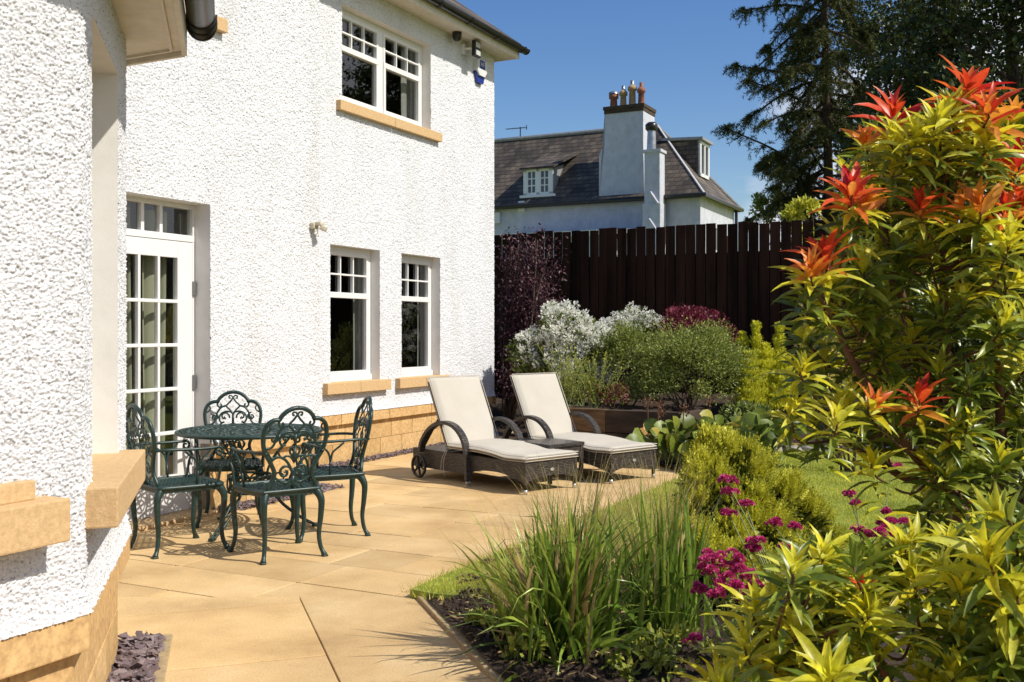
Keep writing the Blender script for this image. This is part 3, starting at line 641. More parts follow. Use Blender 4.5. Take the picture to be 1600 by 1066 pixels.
# sandstone plinth: coping over two courses of blocks
def island_stone(name, cols):
    m = leafmat(name, cols, 0, .85); n = m.node_tree; b = n.nodes['Principled BSDF']; co = coords(n)
    nb = N(n, 'ShaderNodeTexNoise', Scale=240.0, Detail=5.0, Roughness=.7); n.links.new(co, nb.inputs['Vector'])
    bp = N(n, 'ShaderNodeBump', Strength=.3, Distance=.004); n.links.new(nb.outputs[0], bp.inputs['Height']); n.links.new(bp.outputs[0], b.inputs['Normal'])
    nz_ = N(n, 'ShaderNodeTexNoise', Scale=7.0, Detail=6.0, Roughness=.6); n.links.new(co, nz_.inputs['Vector'])
    src = b.inputs['Base Color'].links[0].from_socket; mm = N(n, 'ShaderNodeMix', data_type='RGBA', blend_type='MULTIPLY'); mm.inputs[0].default_value = 1
    n.links.new(src, mm.inputs[6]); n.links.new(ramp(n, nz_.outputs[0], [(.3, (.84, .80, .74)), (.6, (1.03, 1.02, 1.0))]), mm.inputs[7]); n.links.new(mm.outputs[2], b.inputs['Base Color'])
    return m
M['blocks'] = island_stone('plinth_blocks', [(.58, .385, .185), (.66, .455, .235), (.53, .35, .16), (.63, .42, .20)])
M['coping'] = island_stone('coping_stone', [(.64, .42, .20), (.60, .39, .18), (.68, .46, .235)])
def plinth(path, s0, s1, blk=.44, seed=0):
    lo = offs(path, -.028); co_ = offs(path, .020); mm = MB(); cc = MB(); bk = MB(); rr = random.Random(seed)
    for i in range(len(path)-1):
        for P, kind in ((lo, 0), (co_, 1)):
            a, b = np.array(P[i]), np.array(P[i+1]); L = np.linalg.norm(b-a); W = Wall(a, b-a)
            if kind == 0:
                W.box(bk, .004, L-.004, -.2, -.006, -.05, .42)
                for r_, (z0, z1) in enumerate(((-.04, .203), (.211, .414))):
                    x = L+.0-(blk if r_ == 0 else blk*.5) if i == 0 else 0; xs = []
                    e = 0 if i else (L % blk)-(blk/2 if r_ else 0)
                    u = e if i == 0 else (blk*.5 if r_ else 0)
                    cuts = [0]+[c for c in np.arange(u, L, blk) if c > .08 and c < L-.08]+[L]
                    for p, q_ in zip(cuts, cuts[1:]): W.box(mm, p+(.004 if p > 0 else 0), q_-(.004 if q_ < L else .0015*r_), -.1, 0, z0, z1, .004)
            else:
                cuts = [0]+[c for c in np.arange(.35+.2*i, L, .9) if c < L-.08]+[L]
                for p, q_ in zip(cuts, cuts[1:]): W.box(cc, p+(.004 if p > 0 else 0), q_-(.004 if q_ < L else .001), -.12, 0, .418, Zp+.004, .006)
    hp(bk, 'mortar_backing', M['mortar']); hp(mm, 'plinth', M['blocks']); hp(cc, 'plinth_coping', M['coping'])
plinth(faceB, 0, 9, seed=1)
plinth([WL.pt(-.15, 0, 0)[:2], LC, LR], 0, 9, seed=2); plinth([L0, WL.pt(-1.2, 0, 0)[:2]], 0, 9, seed=3)
plinth([R0+D1*2, PR, RE], 0, 9, seed=4)

# eaves, gutters, roofs
m_ = MB(); OV = .30; 
WR.box(m_, -7.8, .14, -.02, OV-.02, EAVE-.005, EAVE+.015); WE = Wall(PR, RE-PR); WE.box(m_, -OV+.02, 7, 0.0-.02, .14-.004, EAVE-.004, EAVE+.013)
WL.box(m_, -3.9, 1.34, -.02, OV-.02, EAVE-.005, EAVE+.015)
hp(m_, 'soffit', M['fascia'])
m_ = MB(); WR.box(m_, -7.8, .16, OV-.02, OV, EAVE-.03, EAVE+.14, .002); WE.box(m_, -OV, 7, .14, .16, EAVE-.028, EAVE+.142, .002); WL.box(m_, -3.9, 1.36, OV-.02, OV, EAVE-.03, EAVE+.14)
hp(m_, 'fascia_board', M['fascia'])
def gutter(W, u0, u1, k, z, r=.056, brs=()):
    m_ = MB(); a = np.linspace(math.pi, 2*math.pi, 12)
    for rad, sgn in ((r, 1), (r-.006, -1)):
        v = []; 
        for u in (u0, u1):
            for t in a: v.append(W.pt(u, k+rad*math.cos(t), z+rad*math.sin(t)))
        q = [[i, i+1, 13+i, 12+i] for i in range(11)]; m_.add(v, q)
    for u in (u0, u1):                                              # stop ends
        c = W.pt(u, k, z); v = [c]+[W.pt(u, k+(r+.004)*math.cos(t), z+(r+.004)*math.sin(t)) for t in a]; v2 = [x+np.array([W.d[0], W.d[1], 0])*(.012 if u == u1 else -.012) for x in v]
        m_.add(v+v2, [[i, i+1, 14+i, 13+i] for i in range(1, 12)], [[0, i, i+1] for i in range(1, 12)]+[[13, 13+i, 14+i] for i in range(1, 12)])
    g_ = hp(m_, 'gutter', M['black'], None, True)
    for u in brs:
        b_ = MB(); rr = r+.009; v = []
        for uu in (u-.022, u+.022):
            for rad in (r+.001, rr):
                for t in np.linspace(math.pi*.98, 2*math.pi*1.02, 12): v.append(W.pt(uu, k+rad*math.cos(t), z+rad*math.sin(t)))
        q = [[i+12, i+13, 37+i, 36+i] for i in range(11)]+[[i, i+1, 13+i, 12+i] for i in range(11)]+[[24+i, 25+i, 37+i, 36+i] for i in range(11)]
        b_.add(v, q); W.box(b_, u-.015, u+.015, k-r-.012, k-r+.006, z-.03, z+.05); hp(b_, 'gutter_bracket', M['black'], g_, True)
    return g_
gutter(WR, -7.8, .24, OV+.058, EAVE+.10, .058, np.arange(.12, -4, -.72)); gutter(WL, -3.9, 1.45, OV+.058, EAVE+.10, .058, [.4])
def roofslab(pts, th=.05):
    mm = MB(); n = len(pts); p = [np.array(x, float) for x in pts]; v = p+[x-np.array([0, 0, th]) for x in p]
    mm.add(v, [[i, (i+1) % n, n+(i+1) % n, n+i] for i in range(n)], [[0, i, i+1] for i in range(1, n-1)]+[[n, n+i+1, n+i] for i in range(1, n-1)]); return mm
zr = EAVE+.17; k = .32; pitch = math.tan(R(38))
hpts = (WR.pt(.18, k, zr), WR.pt(-12, k, zr), WR.pt(-12, -3.5, zr+(3.5+k)*pitch), WR.pt(-3.6, -3.5, zr+(3.5+k)*pitch)); hp(roofslab(hpts), 'roof', M['slates'])
hp(roofslab((WR.pt(.18, k, zr), WR.pt(-3.6, -3.5, zr+(3.5+k)*pitch), WR.pt(.18, -7.2, zr))), 'roof', M['slates'])
hp(roofslab((WR.pt(.18, -7.2, zr), WR.pt(-3.6, -3.5, zr+(3.5+k)*pitch), WR.pt(-12, -3.5, zr+(3.5+k)*pitch), WR.pt(-12, -7.2, zr))), 'roof', M['slates'])
hp(roofslab((WL.pt(1.38, .32, zr), WL.pt(-4, .32, zr), WL.pt(-4, -2, zr+2.32*pitch), WL.pt(1.38, -2, zr+2.32*pitch))), 'roof', M['slates'])
# bay eaves
ez = 2.63; eo = offs(faceB, .225); ei = offs(faceB, -.15); m_ = MB()
for i in range(3):
    a, b, c, d = ei[i], ei[i+1], eo[i+1], eo[i]
    m_.add([V3(a, ez), V3(b, ez), V3(c, ez), V3(d, ez), V3(a, ez+.02), V3(b, ez+.02), V3(c, ez+.02), V3(d, ez+.02)], [[0, 1, 2, 3], [7, 6, 5, 4], [0, 3, 7, 4], [1, 5, 6, 2]])
hp(m_, 'bay_soffit', M['fascia'])
m_ = MB(); fo = offs(faceB, .227)
for i in range(3):
    W = Wall(fo[i], fo[i+1]-fo[i]); L = np.linalg.norm(fo[i+1]-fo[i]); W.box(m_, 0, L, 0, .022, ez-.022, ez+.16, .003)
    W.box(m_, .02, L-.02, -.05, -.036, ez-.012, ez+.001, .002)
hp(m_, 'bay_fascia', M['fascia'])
W = Wall(fo[1], fo[2]-fo[1]); L = np.linalg.norm(fo[2]-fo[1]); gutter(W, -.1, L+.02, .022+.062, ez+.12, .060, [L-.04, L-.13])
m_ = MB(); Wf = Wall(fo[1]-D1*3.6, D1)
top = [WL.pt(-6.5, 0, 3.55), WL.pt(-3.3, 0, 3.55)]
hp(roofslab((V3(eo[1], ez+.18), V3(eo[0], ez+.18), top[0], top[1]), .03), 'roof', M['slates']); hp(roofslab((V3(eo[1], ez+.18), top[1], V3(eo[2], ez+.18)), .03), 'roof', M['slates']); hp(roofslab((V3(eo[2], ez+.18), top[1], V3(Q3, ez+.18)), .03), 'roof', M['slates'])
# upper roof is hidden above the frame; wall sits under it

# --- fittings on the wall
def fixture(name, label, cat, W, u, z):
    p = W.pt(u, 0, z); return empty(name, label, cat, tuple(p))
def fb(th, W, mb, name, mat, smooth=False, parent=None): return local(th, mb).build(name, mat, parent or th, smooth)
def upx(px, W, k=0):
    o = W.o+W.n*k; c = (px-800)/F; t = (c*o[1]-o[0])/(W.d[0]-c*W.d[1]); return t
# alarm box: white face, blue lower body, lettering
u = upx(746, WR); al = fixture('alarm_box', 'white and blue burglar alarm box high on the wall near the corner', 'alarm box', WR, u, 4.62)
Ya = (WR.pt(u, 0, 0))[1]; zt = H+(HY-96)/F*Ya; zb = H+(HY-131)/F*Ya
m_ = MB(); prof = [(-.125, zt-zb-.02), (-.125, .15), (-.07, .09), (.07, .09), (.125, .15), (.125, zt-zb-.02), (.11, zt-zb), (-.11, zt-zb)]
def shield(mb, pr, k0, k1):
    n = len(pr); v = [WR.pt(u+a, k0, zb+b) for a, b in pr]+[WR.pt(u+a, k1, zb+b) for a, b in pr]
    mb.add(v, [[i, (i+1) % n, n+(i+1) % n, n+i] for i in range(n)], [[n, n+i, n+i+1] for i in range(1, n-1)])
shield(m_, prof, 0, .075); fb(al, WR, m_, 'cover', M['white_plastic'])
m_ = MB(); shield(m_, [(-.12, zt-zb-.015), (-.12, .12), (-.07, .0), (.07, 0), (.12, .12), (.12, zt-zb-.015), (.105, zt-zb-.005), (-.105, zt-zb-.005)], 0, .05); fb(al, WR, m_, 'body', M['blue'])
m_ = MB(); WR.box(m_, u-.068, u+.068, .075, .078, zb+.18, zb+.29, 0); pl_ = fb(al, WR, m_, 'logo_panel', M['blue'])
def text(s, size, W, u, k, z, mat, parent, name='lettering'):
    cu = bpy.data.curves.new(name, 'FONT'); cu.body = s; cu.size = size; cu.extrude = .001; cu.align_x = 'CENTER'; cu.align_y = 'CENTER'
    o = bpy.data.objects.new(name, cu); scene.collection.objects.link(o); dg = bpy.context.evaluated_depsgraph_get(); me = bpy.data.meshes.new_from_object(o.evaluated_get(dg)); bpy.data.objects.remove(o)
    o = bpy.data.objects.new(name, me); scene.collection.objects.link(o); me.materials.clear(); me.materials.append(mat); p = W.pt(u, k, z)
    mw = Matrix(((W.d[0], 0, W.n[0], p[0]), (W.d[1], 0, W.n[1], p[1]), (0, 1, 0, p[2]), (0, 0, 0, 1)))
    o.parent = parent; o.matrix_basis = Matrix.Translation(-parent.location) @ mw if parent.type == 'EMPTY' else mw; return o
text('HF', .085, WR, u, .080, zb+.235, M['white_plastic'], al)
# security light with two lamp heads
u = upx(722, WR); Ya = WR.pt(u, 0, 0)[1]; z = H+(HY-78)/F*Ya
sl_ = fixture('security_light', 'white wall bracket with a black twin floodlight beneath the eaves', 'security light', WR, u, z)
m_ = MB(); WR.box(m_, u-.04, u+.04, 0, .05, z-.065, z+.065, .008); m_.tube([WR.pt(u, .05, z), WR.pt(u+.01, .10, z+.01), WR.pt(u+.03, .15, z+.0)], .016, 8); fb(sl_, WR, m_, 'bracket', M['white_plastic'])
m_ = MB(); WR.box(m_, u-.02, u+.14, .15, .20, z-.10, z+.10, .008); hd = fb(sl_, WR, m_, 'lamp_body', M['dark_plastic'])
for dz in (-.048, .048):
    m_ = MB(); WR.box(m_, u+.005, u+.115, .198, .206, z+dz-.034, z+dz+.034, .003); fb(sl_, WR, m_, 'lamp', M['lamp_glass'], parent=None)
# dome camera under the soffit
u = upx(714, WR, .12); p = WR.pt(u, .12, EAVE-.03)
dc = empty('dome_camera', 'small black dome camera fixed under the eaves', 'camera', tuple(p)); m_ = MB()
m_.lathe([(0, .0), (.055, .0), (.06, -.02), (.06, -.04)], p+np.array([0, 0, .025]), 20); fb(dc, WR, m_, 'base', M['black'])
m_ = MB(); m_.lathe([(.058, -.0), (.056, -.03), (.045, -.055), (.025, -.07), (0, -.075)], p+np.array([0, 0, -.012]), 20); fb(dc, WR, m_, 'dome', M['dark_plastic'], True)
# motion sensor on the wall between door and windows
u = upx(487, WL); Ya = WL.pt(u, 0, 0)[1]; z = H+(HY-352)/F*Ya
ms_ = fixture('motion_sensor', 'small cream motion sensor on the white wall above the tall windows', 'sensor', WL, u, z)
m_ = MB(); WL.box(m_, u-.035, u+.035, 0.002, .05, z-.035, z+.02, .01); WL.box(m_, u-.02, u+.04, .03, .11, z-.005, z+.025, .008); fb(ms_, WL, m_, 'bracket', M['cream_plastic'])
m_ = MB(); c = WL.pt(u+.035, .10, z-.03); m_.box(c, (.06, .07, .045), Matrix.Rotation(.4, 3, 'Y'), .012); m_.tube([WL.pt(u, .05, z-.02), WL.pt(u+.01, .06, z-.07), WL.pt(u-.005, .03, z-.09)], .004); fb(ms_, WL, m_, 'sensor_head', M['cream_plastic'])

# --- slate chippings in the gravel margins
def chips(poly, n, smin, smax, z, seed, bbox):
    rr = np.random.default_rng(seed); mm = MB(); cnt = 0
    while cnt < n:
        x, y = rr.uniform(bbox[0], bbox[1]), rr.uniform(bbox[2], bbox[3])
        if not inpoly(np.array([x]), np.array([y]), poly)[0]: continue
        k = int(rr.integers(4, 7)); a = np.sort(rr.uniform(0, 6.283, k)); r_ = rr.uniform(smin, smax); th = r_*rr.uniform(.12, .3)
        P = np.stack([np.cos(a)*r_*rr.uniform(.6, 1.2, k), np.sin(a)*r_*rr.uniform(.4, .9, k), np.zeros(k)], -1)
        v = np.concatenate([P, P*.93+np.array([0, 0, th])]); rot = np.array(Matrix.Rotation(rr.uniform(0, 6), 3, 'Z') @ Matrix.Rotation(rr.normal()*.35, 3, 'X') @ Matrix.Rotation(rr.normal()*.35, 3, 'Y'))
        v = v @ rot.T+np.array([x, y, z+rr.uniform(0, .025)]); mm.add(v, [[i, (i+1) % k, k+(i+1) % k, k+i] for i in range(k)], [[k, k+i, k+i+1] for i in range(1, k-1)]); cnt += 1
    return mm
gl = offs([WL.pt(-.12, 0, 0)[:2], LC+D1*.12], .16)
gp = [tuple(WL.pt(-.12, -.03, 0)[:2]), tuple(WL.pt(-.12, .16, 0)[:2]), tuple(WL.pt(1.36, .16, 0)[:2]), tuple(WL.pt(1.36, -.6, 0)[:2]), tuple(WL.pt(1.2, -.6, 0)[:2]), tuple(WL.pt(1.2, -.03, 0)[:2])]
c_ = chips(gp, 900, .014, .034, .003, 4, (-3, -1, 7, 10)); tag(c_.build('slate_gravel', M['chips']), 'strip of purple grey slate chippings along the plinth behind the dining set', 'gravel', kind='stuff')
gp = [tuple(WR.pt(-4.2, -.03, 0)[:2]), tuple(WR.pt(-4.2, .13, 0)[:2]), tuple(WR.pt(.15, .13, 0)[:2]), tuple(WR.pt(.15, -.03, 0)[:2])]
c_ = chips(gp, 1700, .014, .032, .003, 5, (-3, 1, 9, 14.2)); tag(c_.build('slate_gravel', M['chips']), 'narrow strip of slate chippings at the plinth behind the loungers', 'gravel', kind='stuff')
# box of chippings beside the bay
c0 = gnd(270, 994); cB = offs(faceB, -.028); WBl = Wall(cB[1], cB[2]-cB[1])
wd = float(np.dot(c0[:2]-WBl.o, WBl.n)); uu = float(np.dot(c0[:2]-WBl.o, WBl.d))
gp = [tuple(WBl.pt(a, b, 0)[:2]) for a, b in ((-1.5, 0), (-1.5, wd-.05), (uu-.05, wd-.05), (uu-.05, 0))]
c_ = chips(gp, 1300, .018, .05, .005, 6, (-2.2, .2, 2.4, 4.7)); tag(c_.build('slate_gravel', M['chips']), 'bed of large purple slate chippings beside the bay at bottom left', 'gravel', kind='stuff')
m_ = MB(); WBl.box(m_, -1.5, uu, wd-.06, wd, -.03, .012, .004); WBl.box(m_, uu-.055, uu-.0, 0, wd-.062, -.03, .0115, .004); tag(m_.build('gravel_edging', M['kerb']), kind='structure')
m_ = MB(); v = [WBl.pt(-1.5, 0, .004), WBl.pt(-1.5, wd-.06, .004), WBl.pt(uu-.055, wd-.06, .004), WBl.pt(uu-.055, 0, .004)]; m_.quad(*v); tag(m_.build('gravel_bedding', M['soil']), kind='structure')

# dead leaves and straw lying on the bare soil
lt = MB(); gq = np.random.default_rng(77); n = 420; s_ = gq.uniform(.02, 1.9, n); t_ = .06+gq.random(n)**1.2*1.2; P = soilfn(.045, .03)(s_, t_)+np.array([0, 0, .006])
for p_ in P:
    a = gq.uniform(0, 6.28); L = gq.uniform(.012, .05); w_ = gq.uniform(.0015, .009); d = np.array([math.cos(a), math.sin(a), gq.normal()*.25])*L; e = np.array([-math.sin(a), math.cos(a), gq.normal()*.3])*w_
    lt.add([p_-d, p_+e, p_+d, p_-e+np.array([0, 0, .003])], [[0, 1, 2, 3]])
tag(lt.build('leaf_litter', M['lf_straw']), 'dead leaves and bits of straw on the bare soil', 'leaf litter', kind='stuff')
# ============================================================ FENCE
E2 = NO
fp0 = np.array([1.94, 15.5]); fn = empty('board_fence', 'tall dark brown board fence with gaps between the boards behind the garden bed', 'fence', (1.94, 15.5, 0)); WF = Wall(fp0, E2)
m_ = MB(); x = -4.2; rr = random.Random(11)
while x < 13:
    wd = .142+rr.uniform(-.004, .004); zt = 2.97+rr.uniform(-.02, .02)-.004*x; tl = rr.uniform(-.004, .004)
    rot = np.array([[WF.d[0], WF.n[0], 0], [WF.d[1], WF.n[1], 0], [0, 0, 1]]) @ np.array(Matrix.Rotation(tl, 3, 'Y')); kk = rr.uniform(-.003, .003)
    m_.box(WF.pt(x+wd/2, kk, (zt+.2)/2), (wd, .02, zt-.2), rot, .003); x += wd+.011+rr.uniform(-.003, .006)
local(fn, m_).build('board_panel', M['fence'], fn)
m_ = MB(); x = -4.12
while x < 13:
    wd = .150; m_.box(WF.pt(x+wd/2, -.088, (2.52+.2)/2), (wd, .02, 2.60-.2+rr.uniform(-.03, .02)), np.array([[WF.d[0], WF.n[0], 0], [WF.d[1], WF.n[1], 0], [0, 0, 1]]), .002); x += wd+(.009 if rr.random() < .12 else .0015)
local(fn, m_).build('rear_board_panel', M['fence'], fn)
m_ = MB()
WF.box(m_, -4.2, 13, -.075, -.014, 2.42, 2.51); WF.box(m_, -4.2, 13, -.075, -.014, 1.45, 1.54); WF.box(m_, -4.2, 13, -.075, -.014, .5, .6); local(fn, m_).build('rail', M['fence'], fn)
for u in np.arange(-3.6, 13, 2.4): m_ = MB(); WF.box(m_, u, u+.10, -.20, -.10, 0, 2.80); local(fn, m_).build('post', M['fence'], fn)

# ============================================================ NEIGHBOUR HOUSE
SC = 1.35
C0 = np.array([4.91, 26.7])*SC; ze = H+3.67*SC
nh = empty('neighbouring_house', 'white painted house with dark slate roof and tall chimney beyond the fence', 'house', (C0[0], C0[1], 0)); WN = Wall(C0, E2); 
def npt(u, k, z): return WN.pt(u, -k, z)        # k is depth away from us
def np_(mb, name, mat, parent=None, smooth=False, thing=None): th = thing or nh; return local(th, mb).build(name, mat, parent or th, smooth)
def pz(px, py, k=0):
    """hit of a view ray on the plane k behind the front wall: returns u, z"""
    o = WN.o-WN.n*k; c = (px-800)/F; t = (c*o[1]-o[0])/(WN.d[0]-c*WN.d[1]); Y = (o+WN.d*t)[1]; return t, H+(HY-py)/F*Y
DEP = 3.4*SC
m_ = MB(); WN.box(m_, -12, 0, -DEP, 0, -.1, ze); np_(m_, 'wall', M['nb_wall'])
hd_ = DEP/2; zr_ = 7.24; au, az = pz(1027, 197, hd_); ov = .22
print('ridge', au, az, 'eave', ze)
m_ = roofslab((npt(ov, -ov, ze-.12), npt(-12, -ov, ze-.12), npt(-12, hd_, az), npt(au, hd_, az)), .10); np_(m_, 'roof', M['slates'])
m_ = roofslab((npt(ov, -ov, ze-.12), npt(au, hd_, az), npt(ov, DEP+ov, ze-.12)), .10); np_(m_, 'roof', M['slates'])
m_ = roofslab((npt(-12, DEP+ov, ze-.12), npt(ov, DEP+ov, ze-.12), npt(au, hd_, az), npt(-12, hd_, az)), .10); np_(m_, 'roof', M['slates'])
m_ = MB(); m_.tube([npt(-12, hd_, az+.02), npt(au, hd_, az+.02)], .09, 8); m_.tube([npt(au, hd_, az+.02), npt(ov, DEP+ov, ze-.08)], .06, 6); np_(m_, 'ridge', M['lead'])
m_ = MB(); m_.tube([npt(au, hd_, az+.04), npt(ov*.9, -ov*.9, ze-.06)], .034, 6); np_(m_, 'hip_flashing', M['white'])
m_ = MB(); m_.tube([npt(-12, -ov-.06, ze-.14), npt(ov+.05, -ov-.06, ze-.14), npt(ov+.05, DEP+ov, ze-.14)], .085, 8); m_.tube([npt(.12, DEP-.1, ze-.2), npt(.12, DEP-.1, 0)], .06, 8); np_(m_, 'gutter', M['black'])
# main chimney: wide base stepping in, slab, four pots
kc = -.06
uL, _ = pz(936, 305, kc); uR, _ = pz(1006, 305, kc); uT, z1 = pz(945, 172, kc); _, z0 = pz(937, 306, kc); _, zs = pz(937, 240, kc)
uT2, _ = pz(1005, 172, kc); ch = MB(); cd = 1.25
pr = [(uL, z0-.1), (uR+.02, z0-.1), (uT2, zs+.2), (uT2, z1), (uT, z1), (uT, zs+.45), (uL, zs-.1)]
n = len(pr); v = [npt(a, kc, b) for a, b in pr]+[npt(a, kc+cd, b) for a, b in pr]
ch.add(v, [[i, (i+1) % n, n+(i+1) % n, n+i] for i in range(n)], [[0, i, i+1] for i in range(1, n-1)]+[[n, n+i+1, n+i] for i in range(1, n-1)])
chm = np_(ch, 'chimney', M['nb_wall'])
m_ = MB(); WN.box(m_, uT-.05, uT2+.05, -kc-cd-.05, -kc+.06, z1-.02, z1+.10); WN.box(m_, uT-.02, uT2+.02, -kc-cd-.02, -kc+.03, z1-.16, z1-.02); np_(m_, 'chimney_cap', M['dark_timber'], chm)
for px, pt_, r_, mt in ((959, 146, .15, 'pot_r'), (974, 141, .13, 'pot_b'), (988, 133, .14, 'pot_b'), (1002, 136, .13, 'pot_r')):
    u, zt = pz(px, pt_, .45); zb = z1+.08; m_ = MB(); c = npt(u, .45, 0); h_ = zt-zb
    m_.lathe([(r_*1.1, zb), (r_*.95, zb+.1), (r_*.82, zt-.22), (r_*1.18, zt-.2), (r_*1.2, zt-.08), (r_*.9, zt-.06), (r_*.7, zt), (0, zt)], c*np.array([1, 1, 0]), 18); np_(m_, 'chimney_pot', M[mt], chm, True)
    if px != 959:
        m_ = MB(); m_.lathe([(r_*.5, zt-.02), (r_*.5, zt+.16), (0, zt+.16)], c*np.array([1, 1, 0]), 12); np_(m_, 'pot_liner', M['steel' if px < 1000 else 'pot_r'], chm, True)
    else:
        m_ = MB(); m_.lathe([(r_*1.3, zt-.04), (r_*1.2, zt+.03), (0, zt+.09)], c*np.array([1, 1, 0]), 12); np_(m_, 'cowl', M['steel'], chm, True)
# thin stack with a steel flue, rising from the ground in front of the wall
k2 = -.75; u0, zt = pz(1006.5, 238, k2); u1, _ = pz(1031, 238, k2); m_ = MB(); WN.box(m_, u0, u1, -k2-.55, -k2, 0, zt, .02); _, zw = pz(1006, 318, k2)
WN.box(m_, u0-.06, u1+.03, -k2-.58, -k2+.03, 0, zw, .03)
for (xa, ya, xb, yb) in ((1016, 300, 1028, 318), (1014, 342, 1026, 360)):
    ua, za = pz(xa, ya, k2-.06); ub, zb_ = pz(xb, yb, k2-.06); m_.tube([npt(ua, k2-.05, za), npt(ub, k2-.05, zb_)], .045, 5)
st2 = np_(m_, 'rear_flue_stack', M['nb_wall']); m_ = MB(); WN.box(m_, u0-.05, u1+.05, -k2-.6, -k2+.05, zt-.02, zt+.08); np_(m_, 'stack_cap', M['nb_wall'], st2)
uf, z2 = pz(1018, 204, k2+.3); m_ = MB(); c = npt(uf, k2+.3, 0); m_.lathe([(.17, zt+.05), (.15, z2-.2), (.14, z2)], c, 16); np_(m_, 'steel_flue', M['steel'], st2, True)
m_ = MB(); m_.lathe([(.16, z2-.02), (.22, z2+.05), (.22, z2+.2), (.14, z2+.28), (0, z2+.3)], c, 16); np_(m_, 'flue_cowl', M['black'], st2, True)
# front dormer with two small-paned casements
def dormer():
    kd = .10; u0, zb = pz(818, 306, kd); u1, _ = pz(864, 306, kd); _, zt = pz(818, 266, kd)
    m_ = MB(); kback = 1.9*SC
    slope = (az-(ze-.12))/(hd_+ov)
    kt = (zt+.10-(ze-.12))/slope-ov+.9
    for u in (u0, u1): m_.add([npt(u, kd, zb-.3), npt(u, kd, zt), npt(u, kt, zt+.5), npt(u, kd+1.0, zb+.4)], [[0, 1, 2, 3]])
    np_(m_, 'dormer_cheek', M['lead'])
    m_ = MB(); W = Wall(npt(0, kd, 0)[:2], E2); f = .09
    for a, b, c, d in ((u0, u0+f*1.6, zb, zt), (u1-f*1.6, u1, zb, zt), ((u0+u1)/2-.07, (u0+u1)/2+.07, zb, zt), (u0, u1, zt-f, zt+.002), (u0, u1, zb-.0, zb+f)): W.box(m_, a, b, -.08, .02, c, d)
    for s_ in (0, 1):
        a = u0+f*1.6 if s_ == 0 else (u0+u1)/2+.07; b = (u0+u1)/2-.07 if s_ == 0 else u1-f*1.6
        W.box(m_, a, a+.05, -.05, .015, zb+f, zt-f); W.box(m_, b-.05, b, -.05, .015, zb+f, zt-f); W.box(m_, (a+b)/2-.02, (a+b)/2+.02, -.05, .012, zb+f, zt-f)
        for t in (1, 2): zz = zb+f+(zt-zb-2*f)*t/3; W.box(m_, a, b, -.05, .010, zz-.02, zz+.02)
    W.box(m_, u0-.12, u1+.12, -.05, .10, zb-.10, zb-.002)
    fr = np_(m_, 'dormer_window', M['white']); p = MB(); p.quad(npt(u0, kd+.03, zb), npt(u1, kd+.03, zb), npt(u1, kd+.03, zt), npt(u0, kd+.03, zt)); np_(p, 'pane', M['glass'], fr)
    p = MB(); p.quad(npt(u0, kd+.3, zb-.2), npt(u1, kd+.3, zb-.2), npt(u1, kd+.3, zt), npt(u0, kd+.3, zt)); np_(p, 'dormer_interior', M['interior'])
    # catslide roof meeting the main slope
    ul, zl = pz(812, 263, kd-.15); ur, _ = pz(866, 261, kd-.15); k5 = 1.15*SC; zk = ze-.12+slope*(k5+ov)+.03
    np_(roofslab((npt(ul, kd-.18, zl), npt(ur, kd-.18, zl), npt(ur+.35, k5, zk), npt(ul+.30, k5, zk)), .07), 'dormer_roof', M['slates'])
dormer()
# side dormer on the hipped end
ua, za = -.15, ze+.1
def sidept(d_, k, z): return npt(d_, k, z)
slope2 = (az-(ze-.12))/(ov-au)
zc0, zc1 = H+(HY-280)/F*(C0[1]+2.6), H+(HY-226)/F*(C0[1]+2.6)
xd = ov-(zc0-(ze-.12))/slope2
ka, kb2 = hd_-.55, hd_+.65
m_ = MB(); c = npt(xd, 0, 0)
v = [npt(xd+.02, ka, zc0), npt(xd+.02, kb2, zc0), npt(xd+.02, kb2, zc1), npt(xd+.02, ka, zc1), npt(xd-1.4, ka, zc1), npt(xd-1.4, kb2, zc1)]
m_.add(v, [[0, 3, 4, 0][:4]][:0], [[0, 3, 4], [1, 5, 2]]); np_(m_, 'dormer_cheek', M['slates'])
m_ = MB(); W = Wall(npt(xd, 0, 0)[:2], D1)
for a, b, c_, d_ in ((ka, ka+.14, zc0, zc1), (kb2-.14, kb2, zc0, zc1), ((ka+kb2)/2-.06, (ka+kb2)/2+.06, zc0, zc1), (ka, kb2, zc0, zc0+.12), (ka, kb2, zc1-.1, zc1+.01)): W.box(m_, a, b, -.02, .08, c_, d_)
fr = np_(m_, 'dormer_window', M['white']); p = MB(); p.quad(W.pt(ka, .02, zc0), W.pt(kb2, .02, zc0), W.pt(kb2, .02, zc1), W.pt(ka, .02, zc1)); np_(p, 'pane', M['glass'], fr)
np_(roofslab((npt(xd+.2, ka-.12, zc1+.12), npt(xd+.2, kb2+.12, zc1+.12), npt(xd-1.5, kb2+.12, zc1+.2), npt(xd-1.5, ka-.12, zc1+.2)), .1), 'dormer_roof', M['lead'])
